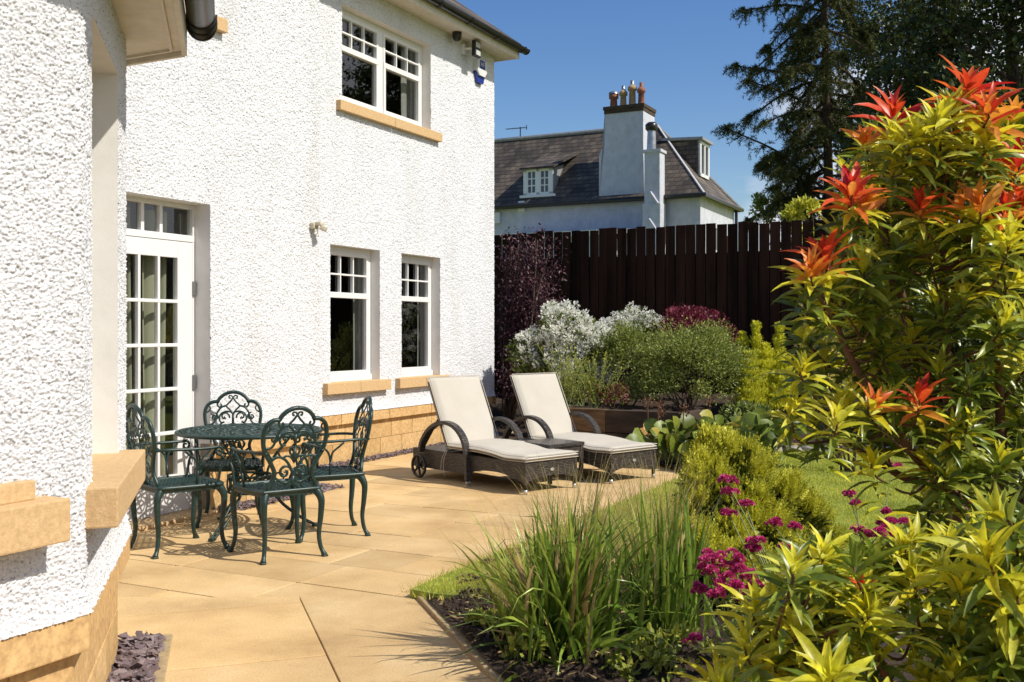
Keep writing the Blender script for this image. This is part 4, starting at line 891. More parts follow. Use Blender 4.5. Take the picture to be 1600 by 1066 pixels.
# small side window, alarm boxes, lean-to roof
W = Wall(C0, D1); m_ = MB()
u = (0.49)*DEP
for a, b, c_, d_ in ((u-.3, u-.24, ze-1.9, ze-1.1), (u+.24, u+.3, ze-1.9, ze-1.1), (u-.3, u+.3, ze-1.16, ze-1.1), (u-.03, u+.03, ze-1.9, ze-1.1)): W.box(m_, a, b, -.01, .04, c_, d_)
fr = np_(m_, 'side_window', M['lead']); p = MB(); p.quad(W.pt(u-.28, .012, ze-1.9), W.pt(u+.28, .012, ze-1.9), W.pt(u+.28, .012, ze-1.12), W.pt(u-.28, .012, ze-1.12)); np_(p, 'pane', M['glass'], fr)
for (xa, ya, s_, nm, mt) in ((777.5, 340, .15, 'wall_box', 'white_plastic'), (816.5, 322, .14, 'vent_box', 'white_plastic')):
    u, z = pz(xa, ya); m_ = MB(); WN.box(m_, u-s_, u+s_, 0, .12, z-s_*1.6, z+s_*1.3, .03); b_ = np_(m_, nm, M[mt])
ua, z = pz(760, 368, -2.6); ub, _ = pz(932, 360, -2.6); uc, zc_ = pz(1000, 360, -.1)
lt = MB(); v = [npt(ua, -2.6, z), npt(ub, -2.6, z), npt(ub+.9, -.02, z+.28), npt(ua, -.02, z+.28)]; np_(roofslab(v, .16), 'flat_roof', M['lead'])
m_ = MB(); WN.box(m_, ua, ub+.1, 0.02, 2.5, 0, z-.17); np_(m_, 'rear_extension', M['nb_wall'])
m_ = MB(); WN.box(m_, ua, ub+.02, 2.6, 2.64, z-.20, z+.01); np_(m_, 'roof_edge', M['white'])
# tv aerial on the ridge
u, z = pz(813, 212, hd_); an = empty('tv_aerial', 'thin television aerial on the ridge of the neighbouring house', 'aerial', tuple(npt(u, hd_, az)))
m_ = MB(); m_.tube([npt(u, hd_, az-.05), npt(u, hd_, az+.48)], .022, 6); local(an, m_).build('mast', M['dark_plastic'], an)
m_ = MB(); m_.tube([npt(u-.65, hd_, az+.46), npt(u+.3, hd_, az+.44)], .014, 6)
for i in range(9): a = u-.62+i*.1; m_.tube([npt(a, hd_-.12, az+.46), npt(a, hd_+.12, az+.46)], .008, 5)
m_.tube([npt(u+.28, hd_, az+.36), npt(u+.28, hd_, az+.54)], .02, 5); local(an, m_).build('aerial_boom', M['dark_plastic'], an)

# ============================================================ GARDEN FURNITURE
def bez(P, n=8):
    """catmull-rom through P"""
    P = np.asarray(P, float); Q = np.vstack([2*P[0]-P[1], P, 2*P[-1]-P[-2]]); o = []
    for i in range(1, len(Q)-2):
        t = np.linspace(0, 1, n, endpoint=False)[:, None]; a, b, c, d = Q[i-1], Q[i], Q[i+1], Q[i+2]
        o.append(.5*((2*b)+(-a+c)*t+(2*a-5*b+4*c-d)*t**2+(-a+3*b-3*c+d)*t**3))
    return np.vstack(o+[P[-1:]])
def spiral(cx, cy, r0, r1, a0, a1, n=18):
    a = np.linspace(R(a0), R(a1), n); r = np.linspace(r0, r1, n); return np.stack([cx+r*np.cos(a), cy+r*np.sin(a)], -1)
# backrest drawing: x sideways, y above the seat
BK = []
half = [(.150, 0), (.152, .02), (.128, .065), (.122, .11), (.150, .17), (.188, .235), (.203, .30), (.203, .355), (.186, .400), (.150, .425), (.112, .428)]
half2 = [(.112, .428), (.098, .452), (.068, .478), (.034, .493), (0, .498)]
for s in (1, -1):
    BK.append((bez([(s*x, y) for x, y in half]), .0140)); BK.append((bez([(s*x, y) for x, y in half2]), .0140))
    X = lambda L: [(s*x, y) for x, y in L]
    BK.append((bez(X([(.105, .43), (.115, .405), (.098, .385), (.085, .40), (.092, .412)])), .006))         # curl at the notch
    BK.append((bez(X([(0, .455), (.022, .425), (.048, .395), (.022, .365), (0, .335)])), .006))               # lozenge
    BK.append((bez(X([(.048, .396), (.085, .385), (.115, .345), (.128, .295), (.150, .262), (.19, .255)])), .0065))
    BK.append((bez(X([(0, .455), (.012, .47), (.03, .468), (.028, .452), (.018, .455)])), .005))
    BK.append((spiral(s*.060, .315, .036, .010, 200 if s > 0 else -20, -120 if s > 0 else 300), .0058))
    BK.append((bez(X([(.0, .335), (.02, .35), (.055, .352), (.088, .335), (.10, .30), (.085, .272), (.062, .275)])), .0062))
    BK.append((spiral(s*.135, .315, .030, .009, 90 if s > 0 else 90, 90+(380 if s > 0 else -380)), .0055))
    BK.append((bez(X([(.152, .17), (.125, .195), (.09, .20), (.05, .175), (.02, .13), (0, .08)])), .0075))     # spreading stems
    BK.append((bez(X([(.09, .20), (.105, .235), (.09, .262), (.062, .275)])), .006))
    BK.append((spiral(s*.055, .105, .042, .010, 150 if s > 0 else 30, -250 if s > 0 else 430, 26), .0072))
    BK.append((bez(X([(0, .265), (.028, .25), (.03, .225), (.012, .20), (0, .165)])), .006))
    BK.append((bez(X([(.0, .165), (.022, .195), (.05, .205), (.078, .19)])), .006))
    BK.append((bez(X([(0, .08), (.02, .05), (.05, .04), (.085, .055), (.115, .075)])), .007))
    BK.append((bez(X([(.05, .04), (.06, .015), (.085, 0)])), .006))
    BK.append((bez(X([(0, .04), (.022, .02), (.04, 0)])), .006))
    BK.append((bez(X([(.19, .255), (.165, .225), (.15, .20), (.125, .195)])), .0055))
    BK.append((bez(X([(.203, .345), (.18, .355), (.165, .375), (.172, .395)])), .005))
BK.append((np.array([(0, 0), (0, .08)]), .010)); BK.append((np.array([(0, .265), (0, .335)]), .008))
def leafplate(mb, pts3, th=.006): pass
def back3(x, y):                                    # lean and slight curve; chair faces +x, back at -x
    return np.stack([-.20-.15*y-.05*y*y+.35*x*x*.6, x, .43+y], -1)
def make_chair(label):
    t = empty('garden_chair', label, 'chair', group='green cast metal armchairs round the table')
    m_ = MB()
    for p, r_ in BK: q3 = back3(p[:, 0], p[:, 1]); m_.tube(q3, r_*(1.28 if r_ < .011 else 1), 6, flat=(1, 0, 0) if r_ < .011 else None)
    for s in (1, -1):                               # small cast leaves
        for (cx, cy, l_, an) in ((.06, .305, .032, 70), (.098, .30, .024, 120), (.055, .105, .018, 10), (.135, .31, .02, 90)):
            a = R(an if s > 0 else 180-an); c = np.array([s*cx, cy]); d = np.array([math.cos(a), math.sin(a)])*l_/2; e = np.array([-d[1], d[0]])*.6
            P = np.array([c-d, c+e, c+d, c-e]); q3 = back3(P[:, 0], P[:, 1]); o = np.array([.005, 0, 0]); m_.add(np.vstack([q3-o, q3+o]), [[0, 1, 2, 3], [7, 6, 5, 4], [0, 4, 5, 1], [1, 5, 6, 2], [2, 6, 7, 3], [3, 7, 4, 0]])
    P = np.array([(0, .155), (.014, .21), (0, .27), (-.014, .21)]); q3 = back3(P[:, 0], P[:, 1]); o = np.array([.006, 0, 0]); m_.add(np.vstack([q3-o, q3+o]), [[0, 1, 2, 3], [7, 6, 5, 4], [0, 4, 5, 1], [1, 5, 6, 2], [2, 6, 7, 3], [3, 7, 4, 0]])
    m_.build('backrest', M['green_metal'], t, True)
    # seat: pierced casting in a rim
    m_ = MB(); rim = []
    cs = [(-.20, -.185), (-.20, .185), (.20, .225), (.215, 0), (.20, -.225)]
    rim = bez([(-.205, -.15), (-.205, .15), (-.18, .19), (.0, .215), (.17, .225), (.21, .18), (.225, 0), (.21, -.18), (.17, -.225), (0, -.215), (-.18, -.19), (-.205, -.15)], 6)[:-1]
    z = .42
    m_.tube(np.column_stack([rim, np.full(len(rim), z)]), .013, 8, closed=True)
    n = len(rim); v = [(x, y, z+.006) for x, y in rim]+[(x*.9, y*.9, z+.004) for x, y in rim]+[(x*.9, y*.9, z-.006) for x, y in rim]+[(x, y, z-.03) for x, y in rim]
    m_.add(v, [[k*n+i, k*n+(i+1) % n, (k+1)*n+(i+1) % n, (k+1)*n+i] for k in (0, 1) for i in range(n)]+[[i, (i+1) % n, 3*n+(i+1) % n, 3*n+i] for i in range(n)])
    hx = lambda x: .19+.03*(x+.2)/.4
    for i in range(-4, 5):
        for j in range(-4, 5):
            cx, cy = i*.047+(.0 if j % 2 else .0235)-.01, j*.048
            if abs(cx) > .185 or abs(cy) > hx(cx)-.01: continue
            r_ = .0235; a = np.linspace(0, 2*math.pi, 11)[:-1]; m_.tube(np.stack([cx+r_*np.cos(a), cy+r_*np.sin(a), np.full(10, z)], -1), .0052, 5, closed=True)
            m_.tube([(cx-.014, cy, z), (cx+.014, cy, z)], .006, 5)
    m_.build('seat', M['green_metal'], t, True)
    # arms with curled ends and forked braces
    for s in (1, -1):
        m_ = MB(); za = .655; cur = spiral(0, 0, .030, .007, 90, -330, 18)
        m_.tube(bez([(-.245, s*.185, za+.0), (-.15, s*.225, za+.004), (0, s*.245, za), (.11, s*.245, za-.004), (.165, s*.24, za+.0)]), [.009]*33, 7) if False else m_.tube(bez([(-.245, s*.178, za), (-.15, s*.225, za+.004), (0, s*.245, za), (.11, s*.245, za), (.165, s*.24, za+.004)]), .010, 7)
        m_.tube(np.stack([.165+cur[:, 0], np.full(len(cur), s*.24), za-.026+cur[:, 1]], -1), np.linspace(.010, .006, len(cur)), 7)
        m_.tube(bez([(.178, s*.24, za-.05), (.205, s*.238, za-.085), (.185, s*.232, za-.13), (.165, s*.226, z-.0)]), .0085, 6)
        m_.tube([(.03, s*.215, z), (.03, s*.232, z+.11)], .008, 6); 
        m_.tube(bez([(.03, s*.232, z+.10), (.015, s*.238, z+.16), (-.03, s*.242, z+.20), (-.06, s*.243, za-.01)]), .007, 6)
        m_.tube(bez([(.03, s*.232, z+.10), (.045, s*.238, z+.16), (.085, s*.242, z+.20), (.11, s*.243, za-.01)]), .007, 6)
        m_.build('armrest', M['green_metal'], t, True)
    for sx, sy in ((1, 1), (1, -1), (-1, 1), (-1, -1)):
        x0, y0 = (.185, .195) if sx > 0 else (-.185, .165); y0 *= sy; dx = .022*sx; dy = .018*sy
        P = bez([(x0-.4*dx, y0-.4*dy, .415), (x0+.5*dx, y0+.5*dy, .39), (x0+1.3*dx, y0+1.2*dy, .34), (x0+1.1*dx, y0+1.0*dy, .24), (x0+.7*dx, y0+.6*dy, .14), (x0+1.1*dx, y0+1.0*dy, .06), (x0+2.1*dx, y0+1.9*dy, .008)], 6)
        m_ = MB(); rad = np.interp(np.linspace(0, 1, len(P)), [0, .15, .35, .7, .92, 1], [.034, .028, .021, .0145, .0135, .020]); m_.tube(P, rad, 8); m_.box((x0+2.15*dx, y0+1.95*dy, .006), (.036, .034, .012), None, .004)
        m_.build('leg', M['green_metal'], t, True)
    return t
def face(dx, dy): return math.atan2(dy, dx)
ch0 = make_chair('green cast metal armchair nearest the camera, its back towards us in front of the table')
chairs = [((-1.455, 6.40), face(-.58, .81), None),
          ((-2.14, 6.55), face(.74, .67), 'green cast metal armchair left of the table in front of the glazed door'),
          ((-2.06, 7.52), face(.22, -.97), 'green cast metal armchair behind the table against the house wall'),
          ((-1.27, 7.06), face(-.93, -.37), 'green cast metal armchair right of the table, seen side on')]
for i, (p, a, lb) in enumerate(chairs):
    c = ch0 if i == 0 else copy_tree(ch0); c.location = (p[0], p[1], 0); c.rotation_euler = (0, 0, a)
    if lb: c['label'] = lb
# round table
tb = empty('garden_table', 'round green cast metal table with pierced top among the four chairs', 'table', (-1.84, 7.19, 0))
m_ = MB(); zt = .70; a = np.linspace(0, 2*math.pi, 49)[:-1]; Rr = .5
ring = lambda r_, z, n=48: np.stack([r_*np.cos(np.linspace(0, 2*math.pi, n+1)[:-1]), r_*np.sin(np.linspace(0, 2*math.pi, n+1)[:-1]), np.full(n, z)], -1)
m_.tube(ring(Rr-.008, zt-.010, 64), .013, 8, closed=True); m_.tube(ring(Rr-.045, zt-.004, 64), .007, 6, closed=True); m_.tube(ring(.30, zt-.004), .007, 6, closed=True); m_.tube(ring(.14, zt-.004, 32), .007, 6, closed=True); m_.tube(ring(.035, zt-.004, 16), .012, 6, closed=True)
for r0, n, rc in ((.425, 30, .040), (.36, 24, .042), (.255, 18, .040), (.185, 13, .038), (.095, 8, .034)):
    for i in range(n):
        b_ = 2*math.pi*i/n; c = np.array([r0*math.cos(b_), r0*math.sin(b_), 0]); q = ring(rc, zt-.004, 14)+c; m_.tube(q, .0068, 5, closed=True, flat=(0, 0, 1)); m_.tube([c*(1-rc/r0)+(0, 0, zt-.004), c*(1+rc/r0)+(0, 0, zt-.004)], .0085, 5)
        e = np.array([-math.sin(b_), math.cos(b_), 0])*rc*.8; m_.tube([c-e+(0, 0, zt-.004), c+e+(0, 0, zt-.004)], .0075, 5)
m_.build('tabletop', M['green_metal'], tb, True)
for an in (-108, 12, 132):
    m_ = MB(); u = np.array([math.cos(R(an)), math.sin(R(an)), 0]); e = np.array([-u[1], u[0], 0])
    prof = [(.30, .68), (.24, .60), (.15, .48), (.12, .36), (.20, .20), (.34, .08), (.45, .015)]
    P = bez([u*r_+np.array([0, 0, z]) for r_, z in prof], 7)
    for s in (-1, 1): wv = np.interp(np.linspace(0, 1, len(P)), [0, .5, 1], [.045, .030, .012])[:, None]; m_.tube(P+e*wv*s, .0085, 6)
    for i in range(1, len(P)-1, 2): wv = np.interp(i/len(P), [0, .5, 1], [.045, .030, .012]); m_.tube([P[i]+e*wv, P[i+1]-e*wv], .005, 5)
    m_.box(P[-1], (.05, .035, .018), Matrix.Rotation(R(an), 3, 'Z'), .005)
    for (r_, z, rd) in ((.20, .36, .032), (.19, .29, .030)): c = u*r_+np.array([0, 0, z]); aa = np.linspace(0, 2*math.pi, 15)[:-1]; m_.tube(np.array([c+u*rd*math.cos(t)+np.array([0, 0, rd*math.sin(t)]) for t in aa]), .006, 5, closed=True)
    m_.build('leg', M['green_metal'], tb, True)
m_ = MB(); m_.tube(ring(.15, .38, 32), .009, 6, closed=True); m_.tube(ring(.15, .27, 32), .009, 6, closed=True); m_.tube(ring(.28, .675, 32), .010, 6, closed=True)
for i in range(12):
    b_ = 2*math.pi*i/12; c = np.array([.15*math.cos(b_), .15*math.sin(b_), .325]); e = np.array([-math.sin(b_), math.cos(b_), 0]); aa = np.linspace(0, 2*math.pi, 13)[:-1]
    m_.tube(np.array([c+e*.036*math.cos(t)+np.array([0, 0, .045*math.sin(t)]) for t in aa]), .0065, 5, closed=True)
m_.build('lower_ring', M['green_metal'], tb, True)

# sun loungers: x runs from the foot end to the head, y across (right edge seen from the foot is -y)
def pillow(mb, lx, ly, th, bow=.012, nx=26, ny=14, post=None):
    """soft slab: origin at corner, along +x, +y, up +z"""
    A = np.linspace(0, 1, nx); B = np.linspace(0, 1, ny); X, Y = np.meshgrid(A, B, indexing='ij')
    e = np.minimum(np.minimum(X, 1-X)*lx, np.minimum(Y, 1-Y)*ly); k = np.clip(e/.022, 0, 1); rim = np.sqrt(np.clip(1-(1-k)**2, 0, 1))
    puff = bow*(np.sin(math.pi*X)**.5)*(np.sin(math.pi*Y)**.5)+.0035*(vnoise(X*lx+lx, Y*ly, 9, 31)-.5)*2*rim
    top = th*.5+th*.5*rim+puff; bot = th*.5-th*.5*rim
    v1 = np.stack([X*lx, Y*ly, top], -1).reshape(-1, 3); v0 = np.stack([X*lx, Y*ly, bot], -1).reshape(-1, 3); n = nx*ny
    i = np.arange(nx-1)[:, None]; j = np.arange(ny-1)[None, :]; q = np.stack([i*ny+j, (i+1)*ny+j, (i+1)*ny+j+1, i*ny+j+1], -1).reshape(-1, 4)
    v = np.concatenate([v1, v0]); v = post(v) if post is not None else v; mb.add(v, np.concatenate([q, q[:, ::-1]+n]))
    # piping round the edge
    r_ = []; 
    for t in np.linspace(0, 1, 20): r_.append((t*lx, .002))
    for t in np.linspace(0, 1, 12)[1:]: r_.append((lx-.002, t*ly))
    for t in np.linspace(1, 0, 20)[1:]: r_.append((t*lx, ly-.002))
    for t in np.linspace(1, 0, 12)[1:-1]: r_.append((.002, t*ly))
    for zz in (th*.92, th*.12):
        p = np.array([(x, y, zz) for x, y in r_]); p = post(p) if post is not None else p; mb.tube(p, .0035, 5, closed=True)
Wd = .62
def make_lounger(label):
    t = empty('sun_lounger', label, 'sun lounger', group='wicker sun loungers on the patio')
    # side, foot and head panels with arched lower edge
    def panel(p0, p1, ztop, zbot, name='side_panel', th=.03):
        p0, p1 = np.array(p0, float), np.array(p1, float); L = np.linalg.norm(p1-p0); d = (p1-p0)/L; n_ = np.array([-d[1], d[0]]); K_ = 24; m_ = MB(); v = []
        for i in range(K_+1):
            s = i/K_; zb = zbot(s); zt_ = ztop(s)
            for k in (0, th):
                p = p0+d*L*s+n_*k; v += [(p[0], p[1], zb), (p[0], p[1], zt_)]
        q = []
        for i in range(K_):
            a = 4*i; b = a+4; q += [[a, b, b+1, a+1], [a+2, a+3, b+3, b+2], [a+1, b+1, b+3, a+3], [a, a+2, b+2, b]]
        q += [[0, 1, 3, 2], [4*K_, 4*K_+2, 4*K_+3, 4*K_+1]]; m_.add(v, q); return m_.build(name, M['wicker'], t)
    top = lambda s: .272
    arch = lambda a, b: (lambda s: a+b*max(0, math.sin(math.pi*min(1, max(0, s))))**.6)
    sidebot = lambda s: .085+.075*max(0, math.sin(math.pi*min(1, s/.52)))**.8 if s < .52 else .095
    panel((.0, 0), (1.62, 0), top, sidebot); panel((1.62, Wd), (0, Wd), top, lambda s: sidebot(1-s))
    panel((.003, Wd-.002), (.003, .002), lambda s: .271, arch(.085, .06), 'foot_panel'); panel((1.617, .002), (1.617, Wd-.002), lambda s: .271, arch(.10, .03), 'head_panel')
    m_ = MB(); m_.box((.8, Wd/2, .262), (1.58, Wd-.07, .018)); m_.build('bed_slats', M['wicker'], t)
    for (x, y) in ((.018, .018), (.018, Wd-.018)):
        m_ = MB(); m_.tube([(x, y, .035), (x, y, .275)], .017, 10); lg = m_.build('leg', M['dark_plastic'], t, True)
        m_ = MB(); m_.tube([(x, y, 0), (x, y, .04)], .0175, 10); m_.build('foot_cap', M['silver'], lg, True)
    for s, y in ((-1, -.022), (1, Wd+.022)):
        m_ = MB(); P = bez([(.745, y, .04), (.75, y, .16), (.765, y, .30), (.82, y, .43), (.95, y, .525), (1.13, y, .545), (1.30, y, .48), (1.42, y, .36), (1.46, y, .25)], 7)
        # flat woven band
        tg = np.gradient(P, axis=0); tg /= np.linalg.norm(tg, axis=1)[:, None]; nn = np.cross(tg, np.array([0, 1., 0])); v = []
        for p, n_ in zip(P, nn): v += [p-n_*.016+np.array([0, -.032, 0]), p+n_*.016+np.array([0, -.032, 0]), p+n_*.016+np.array([0, .032, 0]), p-n_*.016+np.array([0, .032, 0])]
        K_ = len(P); q = []
        for i in range(K_-1):
            for k in range(4): q.append([4*i+k, 4*i+(k+1) % 4, 4*i+4+(k+1) % 4, 4*i+4+k])
        m_.add(v, q+[[0, 3, 2, 1], [4*K_-4, 4*K_-3, 4*K_-2, 4*K_-1]]); ar = m_.build('armrest', M['wicker'], t)
        m_ = MB(); m_.tube([(.745, y-.016, 0), (.745, y-.016, .05)], .012, 8); m_.tube([(.745, y+.016, 0), (.745, y+.016, .05)], .012, 8); m_.build('foot_cap', M['silver'], ar, True)
        # spoked wheel
        m_ = MB(); c = np.array([1.45, y+s*.035, .115]); aa = np.linspace(0, 2*math.pi, 33)[:-1]; m_.tube(np.array([c+np.array([.102*math.cos(k), 0, .102*math.sin(k)]) for k in aa]), .0135, 8, closed=True)
        for k in range(6): b_ = k*math.pi/3+.3; m_.tube([c, c+np.array([.1*math.cos(b_), 0, .1*math.sin(b_)])], [.013, .009], 6)
        m_.tube([c+np.array([0, -.022, 0]), c+np.array([0, .022, 0])], .024, 12); m_.build('wheel', M['dark_plastic'], t, True)
    # reclining back: frame and props
    al = R(64); ca, sa = math.cos(al), math.sin(al); hx_ = 1.08
    def rec(v): o = v.copy(); o[:, 0] = hx_+v[:, 0]*ca-v[:, 2]*sa; o[:, 2] = .285+v[:, 0]*sa+v[:, 2]*ca; o[:, 1] = v[:, 1]+.005; return o
    m_ = MB(); v = np.array([[x, y, z] for x in (0, .70) for y in (.01, Wd-.02) for z in (-.028, -.004)]); m_.add(rec(v), [[0, 1, 3, 2], [4, 6, 7, 5], [0, 4, 5, 1], [2, 3, 7, 6], [0, 2, 6, 4], [1, 5, 7, 3]]); m_.build('back_panel', M['wicker'], t)
    m_ = MB()
    for y in (.05, Wd-.05): m_.tube([(1.52, y, .27), (hx_+.35*ca+.02, y, .285+.35*sa)], .010, 6)
    m_.build('back_prop', M['dark_plastic'], t, True)
    m_ = MB(); seat = lambda v: np.column_stack([v[:, 0]-.012, v[:, 1]-.004, v[:, 2]+.276+.030*np.clip((v[:, 0]-.15)/.5, 0, 1)-.012*np.exp(-((v[:, 0]-.28)/.12)**2)])
    pillow(m_, 1.09, Wd+.012, .055, .010, 40, 18, seat); m_.build('seat_cushion', M['cushion'], t, True)
    m_ = MB(); pillow(m_, .73, Wd-.0, .055, .014, 30, 18, rec); bc = m_.build('back_cushion', M['cushion'], t, True)
    m_ = MB()
    for dx in (0, .02): m_.tube(bez([(1.06+dx, Wd+.012, .30), (1.07+dx*1.5, Wd+.045, .22), (1.075+dx*2, Wd+.05, .12), (1.06+dx*2, Wd+.047, .05+dx)]), .0028, 5)
    m_.build('tie_cord', M['strap'], t, True)
    m_ = MB(); m_.lathe([(0, .0), (.016, .0), (.018, .004), (0, .006)], (0, 0, 0), 14); v = m_.v[0].copy(); m_.v[0] = np.column_stack([-v[:, 2]-.001, v[:, 0]*1.3+Wd*.5, v[:, 1]*.8+.195]); m_.build('badge', M['silver'], t)
    return t
ang = math.atan2(.75, -.66)
lo = make_lounger('wicker sun lounger with cream cushions nearest the house wall, wheel showing at its left end')
# local +y must point across to the right-hand side: mirror by building with y across, origin at the front left foot
def place(o, x, y, a): o.location = (x, y, 0); o.rotation_euler = (0, 0, a)
# local axes: x -> (-.66,.75); y -> (-.75,-.66) under rotation; the right side needs -y, so origin is the right foot
wv = np.array([.75, .66]); P1 = np.array([.114, 8.69])+wv*Wd; P2 = np.array([.903, 9.32])+wv*Wd
place(lo, P1[0], P1[1], ang); l2 = copy_tree(lo); place(l2, P2[0], P2[1], ang); l2['label'] = 'right hand wicker sun lounger with cream cushions, in front of the raised timber bed'
# low wicker side table between the loungers
st_ = empty('side_table', 'low square dark wicker side table standing between the two sun loungers', 'table', (.36, 9.54, 0), ang)
m_ = MB(); m_.box((0, 0, .352), (.45, .45, .032), None, .008); m_.build('table_top', M['wicker'], st_)
m_ = MB()
for sx, sy, lx, ly in ((0, .2, .42, .02), (0, -.2, .42, .02), (.2, 0, .02, .38), (-.2, 0, .02, .38)): m_.box((sx, sy, .285), (lx, ly, .10))
m_.build('apron', M['wicker'], st_)
for sx in (-.2, .2):
    for sy in (-.2, .2): m_ = MB(); m_.box((sx, sy, .175), (.034, .034, .33), None, .004); lg = m_.build('leg', M['wicker'], st_); m_ = MB(); m_.tube([(sx, sy, 0), (sx, sy, .02)], .014, 8); m_.build('foot_cap', M['silver'], lg)
# ============================================================ PLANTS
# leaf templates: columns (x across, y along, z up), quads
def tmpl(kind):
    if kind == 'lance':      # folded lance leaf arching down
        ys = [0, .12, .38, .68, .9, 1.0]; ws = [.02, .10, .165, .12, .045, .0]; zs = [0, .03, .055, .02, -.05, -.10]; fold = .35
    elif kind == 'oval':
        ys = [0, .2, .5, .8, 1.0]; ws = [.03, .22, .30, .20, .0]; zs = [0, .03, .04, .01, -.04]; fold = .25
    elif kind == 'round':
        ys = [0, .15, .35, .6, .85, 1.0]; ws = [.05, .30, .42, .43, .27, .0]; zs = [0, .05, .09, .08, .0, -.07]; fold = .15
    elif kind == 'small':    # two quads
        ys = [0, .5, 1.0]; ws = [.04, .26, .0]; zs = [0, .05, 0]; fold = .3
    elif kind == 'needle':
        ys = [0, .5, 1.0]; ws = [.06, .08, .0]; zs = [0, .02, 0]; fold = .0
    v = []; 
    for y, w_, z in zip(ys, ws, zs): v += [(-w_, y, z+w_*fold), (0, y, z), (w_, y, z+w_*fold)]
    q = []
    for i in range(len(ys)-1): a = 3*i; q += [[a, a+1, a+4, a+3], [a+1, a+2, a+5, a+4]]
    return np.array(v), np.array(q)
T = {k: tmpl(k) for k in ('lance', 'oval', 'round', 'small', 'needle')}
T['tiny'] = (np.array([(-.22, .3, .04), (0, 0, 0), (.22, .3, .04), (0, 1, 0)], float), np.array([[0, 1, 2, 3]]))
def leaves(mb, kind, pos, axis, size, roll=None, width=1.0, g=None, up=None):
    """many copies of a leaf; axis = direction of the leaf, up = side its face looks to"""
    g = g or rng; tv, tq = T[kind]; pos = np.asarray(pos, float); n = len(pos)
    if n == 0: return
    a = np.asarray(axis, float); a = a/(np.linalg.norm(a, axis=1)[:, None]+1e-9)
    u = np.tile(np.array([0, 0, 1.]), (n, 1)) if up is None else np.asarray(up, float)
    u = u+g.normal(0, .35 if roll is None else roll, (n, 3)); x = np.cross(a, u); x /= np.linalg.norm(x, axis=1)[:, None]+1e-9; z = np.cross(x, a)
    size = np.broadcast_to(np.asarray(size, float), (n,)); tv = tv*np.array([width, 1, 1])
    v = pos[:, None, :]+size[:, None, None]*(tv[None, :, 0:1]*x[:, None, :]+tv[None, :, 1:2]*a[:, None, :]+tv[None, :, 2:3]*z[:, None, :])
    m = len(tv); q = (tq[None, :, :]+(np.arange(n)*m)[:, None, None]).reshape(-1, 4)
    if kind in ('small', 'needle'):
        pass
    mb.add(v.reshape(-1, 3), q)
def unit(n, g=None): g = g or rng; v = g.normal(size=(n, 3)); return v/np.linalg.norm(v, axis=1)[:, None]
def shrub_pts(c, r, n, clumps=26, shell=.5, seed=0, cr=.33):
    """points in leafy clumps lying over an ellipsoid, with outward directions"""
    g = np.random.default_rng(seed); c = np.array(c, float); r = np.array(r, float)
    d = unit(clumps, g); d[:, 2] = np.where(d[:, 2] < -.35, -d[:, 2], d[:, 2]); rad = g.uniform(shell, .86, clumps)
    C = d*rad[:, None]; k = g.integers(0, clumps, n); cs = cr*g.uniform(.6, 1.2, clumps)
    o = unit(n, g)*(g.random(n)**.45)[:, None]*cs[k][:, None]; P = C[k]+o
    out = P/(np.linalg.norm(P, axis=1)[:, None]+1e-6)*.5+o/(np.linalg.norm(o, axis=1)[:, None]+1e-6)*.5
    W = c+P*r; W[:, 2] = np.maximum(W[:, 2], c[2]-r[2]*.95); return W, out, c+C*r
def stems(mb, base, tips, r0=.012, r1=.004, seed=0, bend=.12, n=7):
    g = np.random.default_rng(seed)
    for tp in tips:
        b = np.array(base)+np.append(g.normal(0, .04, 2), 0); m_ = (b+tp)/2+g.normal(0, bend, 3)*np.linalg.norm(tp-b)*.5; m_[2] = max(m_[2], b[2])
        P = bez([b, m_, tp], n); mb.tube(P, np.linspace(r0, r1, len(P)), 5)
def shrub(name, label, cat, base, c, r, n, kind, size, mats, clumps=26, seed=0, width=1., upbias=.35, stemn=10, group=None, shell=.5, cr=.33, barkm='bark', jitter=.5, stemr=.012):
    t = empty(name, label, cat, tuple(base), 0, group); g = np.random.default_rng(seed+99)
    P, O, C = shrub_pts(c, r, n, clumps, shell, seed, cr)
    A = O+np.array([0, 0, upbias])+g.normal(0, jitter, (n, 3)); S = g.uniform(.7, 1.25, n)*size
    parts = g.choice(len(mats), n, p=[m[1] for m in mats])
    for i, (mt, pr, nm) in enumerate(mats):
        k = parts == i; mb = MB(); leaves(mb, kind, P[k], A[k], S[k], None, width, g, O[k]*.6+np.array([0, 0, .6])); local(t, mb).build(nm, M[mt], t, False)
    mb = MB(); stems(mb, base, C[:stemn], stemr, .004, seed); local(t, mb).build('stem', M[barkm], t, True)
    return t, P, O, C
# purple leaved tree beside the house corner
t = empty('purple_leaved_tree', 'thin stemmed small tree with dark purple leaves beside the house corner', 'tree', (-.02, 14.7, 0)); g = np.random.default_rng(5)
mb = MB(); tips = []
for i in range(13):
    px, py = g.uniform(776, 862), g.uniform(372, 600); tips.append(at(px, py, g.uniform(14.2, 15.2)))
for px, py in ((868, 410), (860, 385), (850, 440), (840, 375), (815, 378), (800, 390), (845, 460)): tips.append(at(px, py, 14.6+g.uniform(-.3, .3)))
tips = np.array(tips); stems(mb, (-.05, 14.7, .1), tips, .022, .004, 5, .16); local(t, mb).build('trunk', M['bark'], t, True)
n = 9500; k = g.integers(0, len(tips), n); b_ = np.array([-.05, 14.7, .1]); f = g.uniform(.45, 1.0, n)[:, None]
P = b_*(1-f)+tips[k]*f+g.normal(0, 1, (n, 3))*np.array([.12, .14, .14]); P[:, 2] = np.maximum(P[:, 2], .5); mb = MB(); leaves(mb, 'oval', P, unit(n, g)+np.array([0, 0, .1]), g.uniform(.03, .065, n), None, .8, g); local(t, mb).build('foliage', M['lf_purple'], t)

